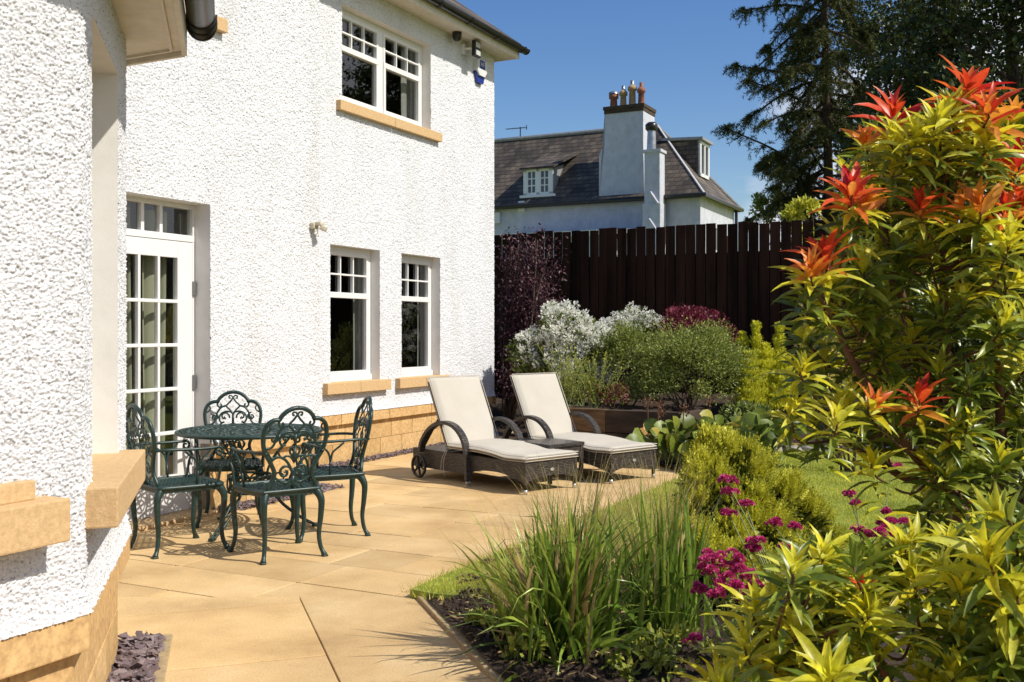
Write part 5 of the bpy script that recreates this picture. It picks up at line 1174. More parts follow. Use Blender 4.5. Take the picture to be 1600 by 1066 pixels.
def flowers(t, P, O, size, petals, mat, name='flower_clusters', g=None, puff=.03, zz=.5):
    g = g or rng; n = len(P); k = np.repeat(np.arange(n), petals); d = unit(len(k), g); mb = MB()
    leaves(mb, 'tiny', P[k]+d*puff*g.uniform(.3, 1, (len(k), 1)), d+O[k]*zz, g.uniform(.7, 1.3, len(k))*size, .6, 1.6, g, d); return local(t, mb).build(name, M[mat], t)
# white flowering shrubs (two)
t1, P, O, C = shrub('white_flowering_shrub', 'large rounded shrub covered with white blossom between the purple tree and the fence', 'shrub', (.62, 13.2, .25), (.60, 13.2, .93), (.70, .55, .80), 8200, 'oval', .055, [('lf_mid', .5, 'foliage'), ('lf_dark', .5, 'dark_foliage')], 34, 1, width=.85)
g = np.random.default_rng(12); tp = (O[:, 2]+.55*O[:, 0]-.35*O[:, 1] > .35) & (P[:, 1] < 13.5); idx = g.choice(np.where(tp)[0], 800); flowers(t1, P[idx]+O[idx]*.05, O[idx], .030, 36, 'fl_white', g=g, puff=.046)
idx = g.choice(np.where(P[:, 1] < 13.3)[0], 420); flowers(t1, P[idx]+O[idx]*.03, O[idx], .018, 8, 'fl_white', 'scattered_flowers', g=g, puff=.018)
t2, P, O, C = shrub('white_flowering_shrub', 'smaller white blossoming shrub showing above the green bushes in front of the fence', 'shrub', (1.65, 14.3, .4), (1.68, 14.2, 1.22), (.46, .4, .48), 2600, 'oval', .05, [('lf_mid', .5, 'foliage'), ('lf_dark', .5, 'dark_foliage')], 20, 2, width=.85)
idx = g.choice(np.where(O[:, 2] > .25)[0], 330); flowers(t2, P[idx]+O[idx]*.05, O[idx], .026, 28, 'fl_white', g=g, puff=.042)
# mounded bushes of the raised bed
shrub('rounded_green_shrub', 'small rounded mid green bush between the white blossom and the big grey green bush', 'shrub', (1.42, 12.9, .4), (1.44, 12.9, 1.02), (.44, .4, .56), 6500, 'small', .035, [('lf_mid', .6, 'foliage'), ('lf_grey', .4, 'pale_foliage')], 34, 3)
shrub('dark_red_shrub', 'dark red leaved bush rising behind the big grey green bush', 'shrub', (2.45, 13.9, .45), (2.42, 13.9, 1.25), (.66, .45, .48), 5200, 'small', .045, [('fl_maroon', 1, 'foliage')], 30, 4)
t_, P, O, C = shrub('large_grey_green_shrub', 'widest fine leaved grey green bush in the middle of the raised bed', 'shrub', (2.1, 12.3, .4), (2.12, 12.2, .86), (.84, .62, .70), 24000, 'small', .032, [('lf_grey', .5, 'foliage'), ('lf_mid', .4, 'green_foliage'), ('lf_light', .1, 'young_foliage')], 80, 6, cr=.27, stemn=14, barkm='bark')
# golden upright conifer behind
t = empty('golden_upright_conifer', 'bright golden upright conifer with pointed plumes beside the big grey green bush', 'conifer', (3.1, 12.5, .2)); g = np.random.default_rng(21); A_, P_ = [], []
for px, pt_, w_ in ((1181, 505, 7), (1219, 507, 8), (1160, 522, 9), (1197, 540, 12), (1170, 552, 14), (1230, 560, 12), (1208, 572, 12), (1185, 585, 14), (1222, 590, 12), (1165, 600, 10)):
    Y = 12.4+g.uniform(-.25, .25); top = at(px, pt_, Y); bot = at(px+(1195-px)*.25, 640, Y); n = int(3300*(top[2]-bot[2])*(w_/9)); f = g.random(n)
    rad = (w_*1.9/F*Y)*(np.sqrt(f)*.9+.14)*(1+.35*np.sin(f*38+px)); d = unit(n, g); d[:, 2] = 0; q = top*(1-f)[:, None]+bot*f[:, None]+d*rad[:, None]*g.uniform(.55, 1, (n, 1)); P_.append(q); A_.append(d+np.array([0, 0, 1.3])+g.normal(0, .3, (n, 3)))
mb = MB(); P_ = np.vstack(P_); A_ = np.vstack(A_); leaves(mb, 'small', P_, A_, g.uniform(.03, .06, len(P_)), None, .8, g); local(t, mb).build('foliage', M['lf_gold'], t)
mb = MB(); stems(mb, (3.1, 12.5, .1), P_[g.choice(len(P_), 12)], .012, .004, 3); local(t, mb).build('stem', M['bark'], t, True)
# loose light green perennials by the timber
for i, (px, py, Y, hgt, lb) in enumerate(((885, 640, 12.0, .72, 'loose light green leafy stems left of the raised bed corner'), (930, 638, 11.75, .62, 'loose light green leafy stems above the timber corner, with red leaves at their foot'), (905, 634, 12.3, .55, 'wispy upright green perennial behind the right lounger'))):
    b = at(px, py, Y); t = empty('leafy_perennial', lb, 'plant', tuple(b), 0, 'light green perennials behind the right lounger'); g = np.random.default_rng(40+i); mb = MB(); lf = MB()
    for k in range(26):
        tip = b+np.array([g.normal(0, .15), g.normal(0, .12), hgt*g.uniform(.6, 1.1)]); P = bez([b+np.append(g.normal(0, .04, 2), 0), (b+tip)/2+np.append(g.normal(0, .03, 2), 0), tip], 8); mb.tube(P, .003, 4)
        n = 30; ii = g.integers(2, len(P), n); d = unit(n, g); d[:, 2] = abs(d[:, 2])*.6+.2; leaves(lf, 'small', P[ii], d, g.uniform(.03, .05, n), None, .7, g)
    local(t, lf).build('foliage', M['lf_light'], t); local(t, mb).build('stem', M['greenstem'], t)
shrub('red_leaved_dwarf_shrub', 'low bush with small red leaves at the top edge of the timber wall', 'shrub', (1.15, 11.9, .45), (1.15, 11.85, .62), (.30, .2, .2), 900, 'small', .035, [('fl_maroon', .6, 'foliage'), ('lf_mid', .4, 'green_foliage')], 12, 8)
# large round leaved plants (bergenia) at the foot of the bed
def bergenia(lb, x, y, z, rad, hgt, n, seed, spikes=0):
    t = empty('broad_leaved_plant', lb, 'plant', (x, y, z), 0, 'broad leaved plants at the corner of the lawn'); g = np.random.default_rng(seed); lf = MB(); st_ = MB(); P, A, S, U = [], [], [], []
    for k in range(n):
        a = g.uniform(0, 6.283); r_ = rad*math.sqrt(g.random()); p0 = np.array([x+r_*.4*math.cos(a), y+r_*.4*math.sin(a), z]); p1 = np.array([x+r_*math.cos(a), y+r_*math.sin(a), z+hgt*g.uniform(.35, 1)*(1-.35*(r_/rad)**2)])
        st_.tube(bez([p0, (p0+p1)/2+np.array([0, 0, .05]), p1], 4), .006, 5); P.append(p1); o = np.array([math.cos(a), math.sin(a), 0]); A.append(o*g.uniform(.4, .9)+np.array([0, 0, g.uniform(-.1, 1.5)])+g.normal(0, .25, 3)); U.append(np.array([0, 0, .6])-o*.2+np.array([.3, -.8, 0])); S.append(g.uniform(.13, .24))
    leaves(lf, 'round', P, A, np.array(S), .3, 1, g, U); local(t, lf).build('foliage', M['lf_berg'], t, True); local(t, st_).build('stem', M['greenstem'], t)
    for k in range(spikes):
        m_ = MB(); p = np.array([x+g.uniform(-.3, .3), y+g.uniform(-.2, .2), z]); q = p+np.array([g.normal(0, .04), 0, hgt*g.uniform(1.35, 1.75)]); m_.tube([p, q], .006, 5); n2 = 40; d = unit(n2, g); leaves(m_, 'tiny', q+d*.035+np.array([0, 0, -.03])*g.uniform(0, 2, (n2, 1)), d, .035, .5, 1.4, g, d); local(t, m_).build('seed_head', M['redbark'], t)
bergenia('broad leaved plant with dead flower spikes directly beside the raised bed timber', 1.72, 10.72, .02, .42, .42, 60, 50, 4)
bergenia('broad glossy leaved plant behind the golden cypress, middle of its row', 2.25, 10.9, .02, .45, .42, 70, 51, 1)
bergenia('broad leaved plant nearest the grey edging stones', 2.75, 11.2, .02, .42, .36, 55, 52)
bergenia('broad leaved plant in front, where patio and lawn meet', 2.05, 10.35, .02, .34, .30, 40, 53)
# darker planting behind the tall pieris
shrub('cream_flowering_shrub', 'shrub with cream and yellow young growth left of the red tipped bush', 'shrub', (3.25, 9.8, 0), (3.1, 9.8, 1.02), (.44, .45, .98), 6000, 'small', .05, [('lf_cream', .55, 'foliage'), ('lf_olive', .45, 'green_foliage')], 40, 9, cr=.25)
for i, (x, y, z, rx, rz, m, lb) in enumerate(((4.4, 12.6, .7, .7, .7, 'lf_mid', 'bushy mid green shrub behind the stone edging, first right of the golden conifer'), (5.2, 12.6, 1.1, .9, 1.1, 'lf_dark', 'dark evergreen shrub against the fence behind the red tipped bush'), (6.6, 12.6, 1.2, .95, 1.2, 'lf_dark', 'tall dark evergreen shrub at the far right of the fence'), (4.6, 11.9, .35, .7, .4, 'lf_light', 'low pale green bush just behind the edging stones'), (6.4, 11.5, .7, .8, .8, 'lf_mid', 'mid green bush beyond the lawn at the right edge'), (2.75, 11.75, .30, .36, .26, 'lf_grey', 'small bush between the broad leaved plants and the golden conifer'))):
    shrub('border_shrub', lb, 'shrub', (x, y, 0), (x, y, z), (rx, .6, rz), 6500 if i != 5 else 2500, 'oval', .06, [(m, .7, 'foliage'), ('lf_dark', .3, 'inner_foliage')], 40, 60+i, group='shrubs beyond the far lawn edge', width=.8)
# foreground golden cypress: ferny sprays
t = empty('golden_cypress', 'low golden green cypress with feathery sprays at the lawn edge behind the pink flowers', 'conifer', (1.45, 5.75, 0)); g = np.random.default_rng(31)
def cypress(t, lobes, n, seed):
    g = np.random.default_rng(seed); Pg, Ag, In, Ai = [], [], [], []
    for (px, py, Y, rx, rz) in lobes:
        c = at(px, py, Y); r_ = np.array([rx, rx*.9, rz]); cd_ = unit(17, g); cd_[:, 2] = np.where(cd_[:, 2] < -.5, -cd_[:, 2], cd_[:, 2]); kk = g.integers(0, 17, n); o = unit(n, g)*(g.random(n)**.5)[:, None]*.30; ce = cd_[kk]*g.uniform(.78, 1.15, 17)[kk][:, None]; P = c+(ce+o)*r_; d = cd_[kk]*.5+o*1.8; d /= np.linalg.norm(d, axis=1)[:, None]
        P[:, 2] = np.maximum(P[:, 2], .03); Pg.append(P); Ag.append(d*.8+np.array([.15, 0, .75])+g.normal(0, .25, (n, 3))); In.append(c+d*r_*g.uniform(.5, .9, (n, 1))); Ai.append(d+g.normal(0, .3, (n, 3)))
    P, A = np.vstack(Pg), np.vstack(Ag); A /= np.linalg.norm(A, axis=1)[:, None]; mb = MB(); side = np.cross(A, unit(len(P), g)); side /= np.linalg.norm(side, axis=1)[:, None]; L = g.uniform(.05, .085, len(P)); m2 = MB()
    for f in (.0, .25, .5, .75, 1.0):
        for s in (-1, 1):
            q = P+A*(L*f)[:, None]; ax = A*(.75+.3*f)+side*s*(.75-.5*f); leaves(mb, 'tiny', q, ax, L*.42*(1.15-.6*f), .25, 1.0, g, np.cross(A, side))
    local(t, mb).build('spray_foliage', M['lf_olive'], t)
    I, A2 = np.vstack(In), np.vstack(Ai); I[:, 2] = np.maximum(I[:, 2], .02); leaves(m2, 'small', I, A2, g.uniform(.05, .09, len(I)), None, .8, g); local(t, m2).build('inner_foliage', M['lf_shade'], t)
cypress(t, [(1125, 762, 5.75, .15, .20), (1150, 800, 5.6, .21, .24), (1120, 850, 5.5, .20, .24), (1190, 815, 5.7, .22, .22), (1235, 840, 5.75, .20, .19), (1170, 880, 5.45, .26, .22), (1265, 870, 5.8, .15, .14), (1225, 890, 5.5, .24, .2), (1110, 900, 5.3, .20, .2), (1150, 915, 5.15, .2, .16), (1120, 725, 5.75, .09, .14), (1108, 800, 5.6, .16, .26), (1145, 760, 5.7, .17, .2)], 1350, 31)
mb = MB(); stems(mb, (1.45, 5.75, 0), np.array([at(px, py, 5.7) for px, py in ((1125, 762), (1150, 800), (1190, 815), (1235, 840))]), .02, .006, 2); local(t, mb).build('stem', M['bark'], t)

# sword leaved clumps
def swords(t, base, spread, n, L0, L1, w0, mats, seed, lean=.55, azm=None, n2=9):
    g = np.random.default_rng(seed); mbs = [MB() for _ in mats]
    for i in range(n):
        a = g.uniform(0, 6.283) if azm is None else g.normal(azm[0], azm[1]); L = g.uniform(L0, L1); ln = abs(g.normal(0, lean)); b = np.array(base)+np.array([g.normal(0, spread), g.normal(0, spread*.8), 0])
        el = math.pi/2-min(ln, 1.35); arch_ = g.uniform(.1, .9)*(.35+ln) if g.random() > .12 else g.uniform(1.5, 2.6); P = [b]; e = el; ds = L/(n2-1)
        for k in range(n2-1):
            P.append(P[-1]+ds*np.array([math.cos(a)*math.cos(e), math.sin(a)*math.cos(e), math.sin(e)])); e -= arch_*(k/n2)**1.5*.55
        P = np.array(P); P[:, 2] = np.maximum(P[:, 2], .02); tg = np.gradient(P, axis=0); tg /= np.linalg.norm(tg, axis=1)[:, None]; s = np.cross(tg, np.array([math.cos(a+g.normal(0, .7)), math.sin(a), .3])); s /= np.linalg.norm(s, axis=1)[:, None]; nn = np.cross(s, tg)
        w = w0*g.uniform(.6, 1.2)*np.interp(np.linspace(0, 1, n2), [0, .15, .6, 1], [.6, 1, .85, .03]); v = []
        for p, s_, n_, w_ in zip(P, s, nn, w): v += [p-s_*w_+n_*w_*.3, p, p+s_*w_+n_*w_*.3]
        q = []
        for k in range(n2-1): c = 3*k; q += [[c, c+1, c+4, c+3], [c+1, c+2, c+5, c+4]]
        j = g.choice(len(mats), p=[m[1] for m in mats]); mbs[j].add(v, q)
    for m, (mt, pr, nm) in zip(mbs, mats): local(t, m).build(nm, M[mt], t, True)
t = empty('sword_leaved_clump', 'largest clump of green sword shaped leaves, with some straw coloured ones, on bare soil', 'plant', (.24, 4.35, 0), 0, 'sword leaved clumps in the near flower bed')
swords(t, (.24, 4.40, .0), .075, 300, .40, .79, .0125, [('lf_iris', .88, 'leaves'), ('lf_straw', .12, 'dry_leaves')], 71, .56)
swords(t, (.20, 4.25, .0), .10, 40, .35, .62, .010, [('lf_iris', .75, 'leaves'), ('lf_straw', .25, 'dry_leaves')], 75, .95)
t = empty('sword_leaved_clump', 'darker clump of narrow sword leaves just left of the pink flower heads', 'plant', (.66, 4.5, 0), 0, 'sword leaved clumps in the near flower bed')
swords(t, (.68, 4.55, .0), .08, 130, .42, .78, .0105, [('lf_iris', .94, 'leaves'), ('lf_straw', .06, 'dry_leaves')], 72, .42)
# wispy straw grass behind
def wisps(lb, x, y, n, L, seed, lean=.38):
    t = empty('wispy_ornamental_grass', lb, 'grass plant', (x, y, 0), 0, 'wispy straw coloured grasses at the lawn edge'); g = np.random.default_rng(seed); mb = MB(); 
    a = g.uniform(0, 6.283, n); ln = np.abs(g.normal(0, lean, n))+.1; Ls = g.uniform(.5, 1, n)*L; b = np.stack([x+g.normal(0, .07, n), y+g.normal(0, .06, n), np.full(n, .03)], -1); K_ = 7; P = [b]; e = math.pi/2-ln
    for k in range(K_-1): P.append(P[-1]+(Ls/(K_-1))[:, None]*np.stack([np.cos(a)*np.cos(e), np.sin(a)*np.cos(e), np.sin(e)], -1)); e = e-.10*ln*k
    P = np.array(P); s = np.stack([np.ones(n), g.normal(0, .3, n), np.zeros(n)], -1); w = np.interp(np.linspace(0, 1, K_), [0, .7, 1], [.0013, .0010, .0004]); v = np.stack([P-s*w[:, None, None], P+s*w[:, None, None]], 2).transpose(1, 0, 2, 3).reshape(-1, 3)
    q = [[2*k, 2*k+1, 2*k+3, 2*k+2] for k in range(K_-1)]; q = (np.array(q)[None]+(np.arange(n)*2*K_)[:, None, None]).reshape(-1, 4); mb.add(v, q); local(t, mb).build('grass_blades', M['lf_stipa'], t)
wisps('wispy straw coloured grass behind the middle of the big sword leaved clump', .33, 5.15, 340, .80, 81)
wisps('wispy straw coloured grass between sword leaved clump and golden cypress', .74, 5.3, 380, .76, 82)
wisps('wispy grass at the left rear of the sword leaved clump on the lawn tip', .02, 5.0, 130, .5, 83, .45)
# small leafy weeds on the soil
for i, (px, py, s_, lb) in enumerate(((768, 1000, 1.1, 'small pale green leafy plant on bare soil left of the sword leaves'), (800, 1040, .9, 'low green seedling clump at the bottom foot of the sword leaves'), (1045, 1035, 1.5, 'low leafy green plant right of the sword leaves beneath the pink flowers'), (985, 1062, 1.2, 'low leafy plant at the bottom edge between sword leaves and yellow shrub'), (742, 985, .6, 'tiny green seedling nearest the kerb'))):
    b = gnd(px, py, .02); shrub('small_leafy_plant', lb, 'plant', tuple(b), (b[0]+.05, b[1], .06), (.13*s_, .1*s_, .075*s_), 240, 'oval', .036, [('lf_light', .7, 'foliage'), ('lf_mid', .3, 'dark_foliage')], 9, 90+i, stemn=5, stemr=.004, barkm='greenstem')

# pink valerian: stems carrying domed clusters
def valerian(lb, base, heads, seed, grp='pink flowering stems in the near bed', cl=1.0):
    t = empty('pink_flowering_plant', lb, 'flower', tuple(base), 0, grp); g = np.random.default_rng(seed); st_ = MB(); lf = MB()
    for hd in heads:
        hd = np.array(hd); hp_, rad = hd[:3], hd[3]; b = np.array(base)+np.append(g.normal(0, .03, 2), 0); P = bez([b, (b*.45+hp_*.55)+np.append(g.normal(0, .02, 2), 0), hp_-np.array([0, 0, .01])], 8); st_.tube(P, np.linspace(.0038, .0024, len(P)), 6)
        fl = MB(); nb = max(4, int(rad/.0065)); sub = hp_+unit(nb, g)*np.array([1, 1, .55])*rad*.95; nf = int(70*cl)
        for s in sub:
            d = unit(nf, g); d[:, 2] = abs(d[:, 2])*.8-.15; leaves(fl, 'tiny', s+d*.012, d, g.uniform(.010, .016, nf), .5, 2.0, g, d); st_.tube([hp_-np.array([0, 0, .02]), s], .0014, 4)
        local(t, fl).build('flower_head', M['fl_pink'], t)
        for kf in (.45, .7):
            p = P[int(len(P)*kf)]; a = g.uniform(0, 3.14); d = np.array([[math.cos(a), math.sin(a), .35], [-math.cos(a), -math.sin(a), .35], [math.sin(a), -math.cos(a), .8]]); leaves(lf, 'oval', np.tile(p, (3, 1)), d, [.055, .055, .035], .2, .75, g)
    local(t, st_).build('stem', M['greenstem'], t, True); local(t, lf).build('leaves', M['lf_light'], t)
def hd(px, py, Y, r): return (*at(px, py, Y), r)
valerian('pink flowering plant with the largest dense cluster of deep pink heads', gnd(1150, 1066, 0)*np.array([1, 1, 0])+np.array([.05, -.1, 0]), [hd(1112, 880, 3.9, .04), hd(1140, 872, 3.95, .045), hd(1125, 900, 3.9, .045), hd(1160, 893, 3.9, .04), hd(1140, 915, 3.85, .04), hd(1118, 925, 3.85, .03), hd(1182, 912, 3.85, .03), hd(1165, 930, 3.9, .03), hd(1108, 890, 3.95, .03), hd(1150, 885, 3.98, .04), hd(1098, 868, 4.0, .03)], 101)
valerian('tall slender pink flowering plant leaning up in front of the golden cypress', (1.18, 3.9, 0), [hd(1137, 752, 4.25, .03), hd(1140, 768, 4.25, .024), hd(1140, 802, 4.25, .018), hd(1166, 790, 4.25, .018), hd(1180, 842, 4.1, .028), hd(1176, 857, 4.1, .02)], 102)
valerian('pink flowering plant with small faded heads right of the tall one', (1.4, 3.95, 0), [hd(1209, 817, 4.3, .024), hd(1241, 822, 4.3, .026), hd(1230, 893, 4.1, .015), hd(1226, 855, 4.2, .012)], 103)
valerian('short pink flowering plant at the left with a small pink bud head', (.95, 3.5, 0), [hd(1091, 920, 3.6, .018), hd(1082, 1000, 3.55, .02), hd(1165, 935, 3.7, .022)], 104)
valerian('pink flowering plant standing on the lawn edge under the red tipped bush', (1.95, 4.9, 0), [hd(1340, 828, 4.9, .026), hd(1368, 832, 4.85, .034), hd(1372, 822, 4.9, .03), hd(1391, 838, 4.85, .016), hd(1396, 814, 4.9, .02), hd(1415, 816, 4.9, .018), hd(1354, 835, 4.9, .02), hd(1385, 800, 4.9, .015)], 105)
valerian('small pink flowering stem beside the larger pink group under the red tipped bush', (1.72, 4.8, 0), [hd(1327, 772, 4.9, .016), hd(1337, 786, 4.9, .014), hd(1394, 728, 5.2, .03), hd(1500, 780, 4.6, .035), hd(1530, 800, 4.6, .03), hd(1515, 790, 4.6, .03)], 106)

# ---------------- pieris: rosettes of lance leaves at the branch tips
def rosette(g, p, ax, kind, sc, bank, twist=0):
    ax = ax/np.linalg.norm(ax); n = int(g.integers(20, 26)) if kind in ('red', 'orange') else int(g.integers(20, 29)); a = np.arange(n)*2.4+g.uniform(0, 6); f = np.linspace(0, 1, n)                # f: 0 young inner, 1 old outer
    u = np.cross(ax, [0.3, .9, .1]); u /= np.linalg.norm(u); w_ = np.cross(ax, u); el = 1.25-1.25*f+g.normal(0, .13, n); out = np.cos(a)[:, None]*u+np.sin(a)[:, None]*w_
    A = out*np.cos(el)[:, None]+ax*np.sin(el)[:, None]; A[:, 2] -= .28*f; P = p-ax*(f*.055*sc)[:, None]+A*.004; S = sc*(.052+.05*np.sin(np.clip(f, 0, 1)*2.4))*g.uniform(.85, 1.15, n)
    U = ax[None]*1.0-out*.2
    for i in range(n):
        if kind == 'red': k = ('red' if g.random() < .85 else 'orange') if f[i] < .62 else ('orange' if f[i] < .86 else 'yel')
        elif kind == 'orange': k = 'orange' if f[i] < .45 else ('yel' if f[i] < .8 else 'green')
        elif kind == 'yel': k = 'yel' if f[i] < .8 else 'green'
        elif kind == 'redbud': k = 'red' if f[i] < .2 else ('yel' if f[i] < .75 else 'green')
        elif kind == 'mixed': k = 'yel' if f[i] < .38 else 'green'
        else: k = 'green'
        bank[k].append((P[i], A[i], S[i]*g.uniform(.85, 1.15)*(1.1 if k == 'red' else 1), U[i]))
    # lower leaves down the twig
    for j in range(int(g.integers(5, 10))):
        d = g.uniform(.06, .16)*sc; b_ = g.uniform(0, 6.28); o = np.cos(b_)*u+np.sin(b_)*w_; bank['green' if kind not in ('yel', 'orange') or g.random() < .55 else 'yel'].append((p-ax*d, o+ax*.25+np.array([0, 0, -.3]), sc*g.uniform(.065, .095), ax))
def pieris(name, label, base, mains, ros, seed):
    t = empty(name, label, 'shrub', tuple(base)); g = np.random.default_rng(seed); bank = {k: [] for k in ('red', 'orange', 'yel', 'green')}; st_ = MB(); tw = MB(); allp = []; cre = MB()
    for m in mains: P = bez([base]+[np.array(q) for q in m], 8); st_.tube(P, np.linspace(.019, .007, len(P)), 7); allp.append(P)
    AP = np.vstack(allp)
    for (p, ax, kind, sc) in ros:
        p = np.array(p); rosette(g, p, np.array(ax, float), kind, sc, bank); q = AP[AP[:, 2] < p[2]-.04]; q = q if len(q) else AP; j = q[np.argmin(np.linalg.norm(q-p, axis=1)+.25*g.random(len(q)))]
        a = np.array(ax)/np.linalg.norm(ax); tw.tube(bez([j, j*.4+p*.6-a*.06+g.normal(0, .015, 3), p-a*.03, p], 5), np.linspace(.0042, .0025, 16), 5)
    for k, nm in (('red', 'red_leaves'), ('orange', 'orange_leaves'), ('yel', 'yellow_leaves'), ('green', 'green_leaves')):
        if bank[k]: b_ = bank[k]; mb = MB(); leaves(mb, 'lance', [x[0] for x in b_], [x[1] for x in b_], np.array([x[2] for x in b_]), .22, .74 if k in ('red', 'orange') else .66, g, np.array([x[3] for x in b_])); local(t, mb).build(nm, M['lf_'+{'green': 'pgreen'}.get(k, k)], t, True)
    local(t, st_).build('stem', M['redbark'], t, True); local(t, tw).build('twig', M['redbark'], t, True); return t
g = np.random.default_rng(201)
OUT = [(1500, 140), (1560, 150), (1700, 200), (1700, 900), (1560, 880), (1470, 850), (1400, 760), (1330, 740), (1290, 690), (1235, 640), (1240, 560), (1262, 480), (1240, 425), (1300, 380), (1320, 300), (1340, 250), (1360, 190), (1430, 190)]
ros = []
hero = [(1396, 180, 'red', 1.15), (1512, 140, 'red', 1.1), (1543, 172, 'red', 1.05), (1590, 250, 'red', 1.0), (1330, 300, 'red', 1.05), (1352, 320, 'orange', 1.0), (1290, 400, 'red', 1.0), (1268, 425, 'orange', .95), (1530, 325, 'orange', 1.1), (1570, 330, 'red', 1.0), (1500, 330, 'orange', 1.0), (1365, 632, 'orange', .9), (1437, 624, 'red', .85), (1465, 190, 'yel', 1.1), (1430, 215, 'yel', 1.05), (1490, 175, 'yel', 1.1), (1395, 215, 'yel', 1), (1545, 215, 'yel', 1.1), (1325, 625, 'yel', .9), (1310, 655, 'yel', .9), (1600, 320, 'red', 1.0), (1440, 320, 'red', .8), (1578, 370, 'yel', 1.1), (1545, 370, 'yel', 1.0), (1240, 640, 'yel', .85), (1255, 575, 'yel', .85), (1505, 215, 'yel', 1.1), (1460, 235, 'yel', 1.0)]
for px, py, k, s in hero:
    Y = 2.5+g.uniform(-.08, .12); ros.append((at(px, py, Y), (g.normal(-.05, .16), g.normal(-.32, .12), 1), k, s))
cnt = 0
while cnt < 215:
    px, py = g.uniform(1225, 1700), g.uniform(160, 890)
    if not inpoly(np.array([px]), np.array([py]), OUT)[0]: continue
    if 1240 < px < 1470 and 690 < py < 850 and g.random() < .72: continue
    if 1400 < px < 1560 and 400 < py < 560 and g.random() < .35: continue
    Y = g.uniform(2.6, 3.35); edge = g.random(); hi = (520-py)/400
    kind = g.choice(['green', 'mixed', 'yel'], p=[.26, .40, .34]) if py > 430 else g.choice(['green', 'mixed', 'yel', 'orange'], p=[.12, .32, .44, .12])
    if Y > 3.0: kind = 'green' if g.random() < .6 else 'mixed'
    cx = (px-1450)/260; ros.append((at(px, py, Y), (cx*.5+g.normal(0, .25), g.normal(-.25, .3), .9), kind, g.uniform(.8, 1.1))); cnt += 1
base = np.array([1.32, 2.9, 0]); mains = [[at(1500, 900, 2.9), at(1480, 600, 2.85), at(1475, 420, 2.8), at(1480, 260, 2.75), at(1500, 180, 2.72)], [at(1480, 700, 2.95), at(1420, 500, 2.9), at(1380, 350, 2.85), at(1390, 240, 2.8)], [at(1520, 850, 2.8), at(1420, 700, 2.8), at(1330, 560, 2.75), at(1285, 450, 2.75)], [at(1560, 800, 2.9), at(1560, 500, 2.85), at(1545, 360, 2.8)], [at(1500, 820, 3.0), at(1400, 740, 2.95), at(1300, 680, 2.9)], [at(1620, 800, 2.9), at(1640, 500, 2.9), at(1620, 320, 2.85)]]
pieris('red_tipped_shrub', 'tall shrub with glowing red and orange young leaves above yellow green foliage at the right', base, mains, ros, 202)
# lower pieris in front
g = np.random.default_rng(211); ros = []; OUT2 = [(1265, 862), (1340, 850), (1430, 840), (1520, 790), (1580, 780), (1720, 790), (1720, 1150), (1060, 1150), (1105, 1050), (1150, 950), (1170, 925)]
for px, py, k, s, Y in ((1350, 930, 'redbud', .95, 2.1), (1545, 870, 'yel', 1.25, 1.95), (1300, 1060, 'yel', 1.0, 1.8), (1180, 950, 'yel', 1.0, 2.2), (1215, 940, 'yel', 1.0, 2.25), (1290, 875, 'yel', .95, 2.3), (1430, 900, 'yel', 1.0, 2.15), (1165, 1010, 'yel', .95, 2.1), (1240, 980, 'yel', .95, 2.1), (1120, 1060, 'yel', .9, 2.15), (1400, 870, 'yel', .9, 2.35), (1330, 900, 'yel', .95, 2.25), (1270, 925, 'yel', .9, 2.25), (1590, 930, 'yel', 1.0, 1.95)):
    ros.append((at(px, py, Y), (g.normal(-.15, .2), g.normal(-.3, .15), 1), k, s))
cnt = 0
while cnt < 150:
    px, py = g.uniform(1060, 1720), g.uniform(800, 1150)
    if not inpoly(np.array([px]), np.array([py]), OUT2)[0]: continue
    Y = g.uniform(1.95, 2.75); kind = g.choice(['green', 'mixed', 'yel'], p=[.22, .36, .42]); ros.append((at(px, py, Y), (g.normal(-.1, .3), g.normal(-.25, .3), .9), kind, g.uniform(.75, 1.0))); cnt += 1
base = np.array([1.05, 2.35, 0]); mains = [[at(1400, 1100, 2.3), at(1340, 960, 2.3)], [at(1300, 1120, 2.25), at(1200, 1000, 2.25)], [at(1500, 1080, 2.2), at(1540, 920, 2.2)], [at(1600, 1100, 2.3), at(1640, 940, 2.3)], [at(1250, 1150, 2.2), at(1150, 1080, 2.2)]]
pieris('yellow_leaved_shrub', 'low yellow green leaved shrub filling the bottom right corner with one small red shoot', base, mains, ros, 212)

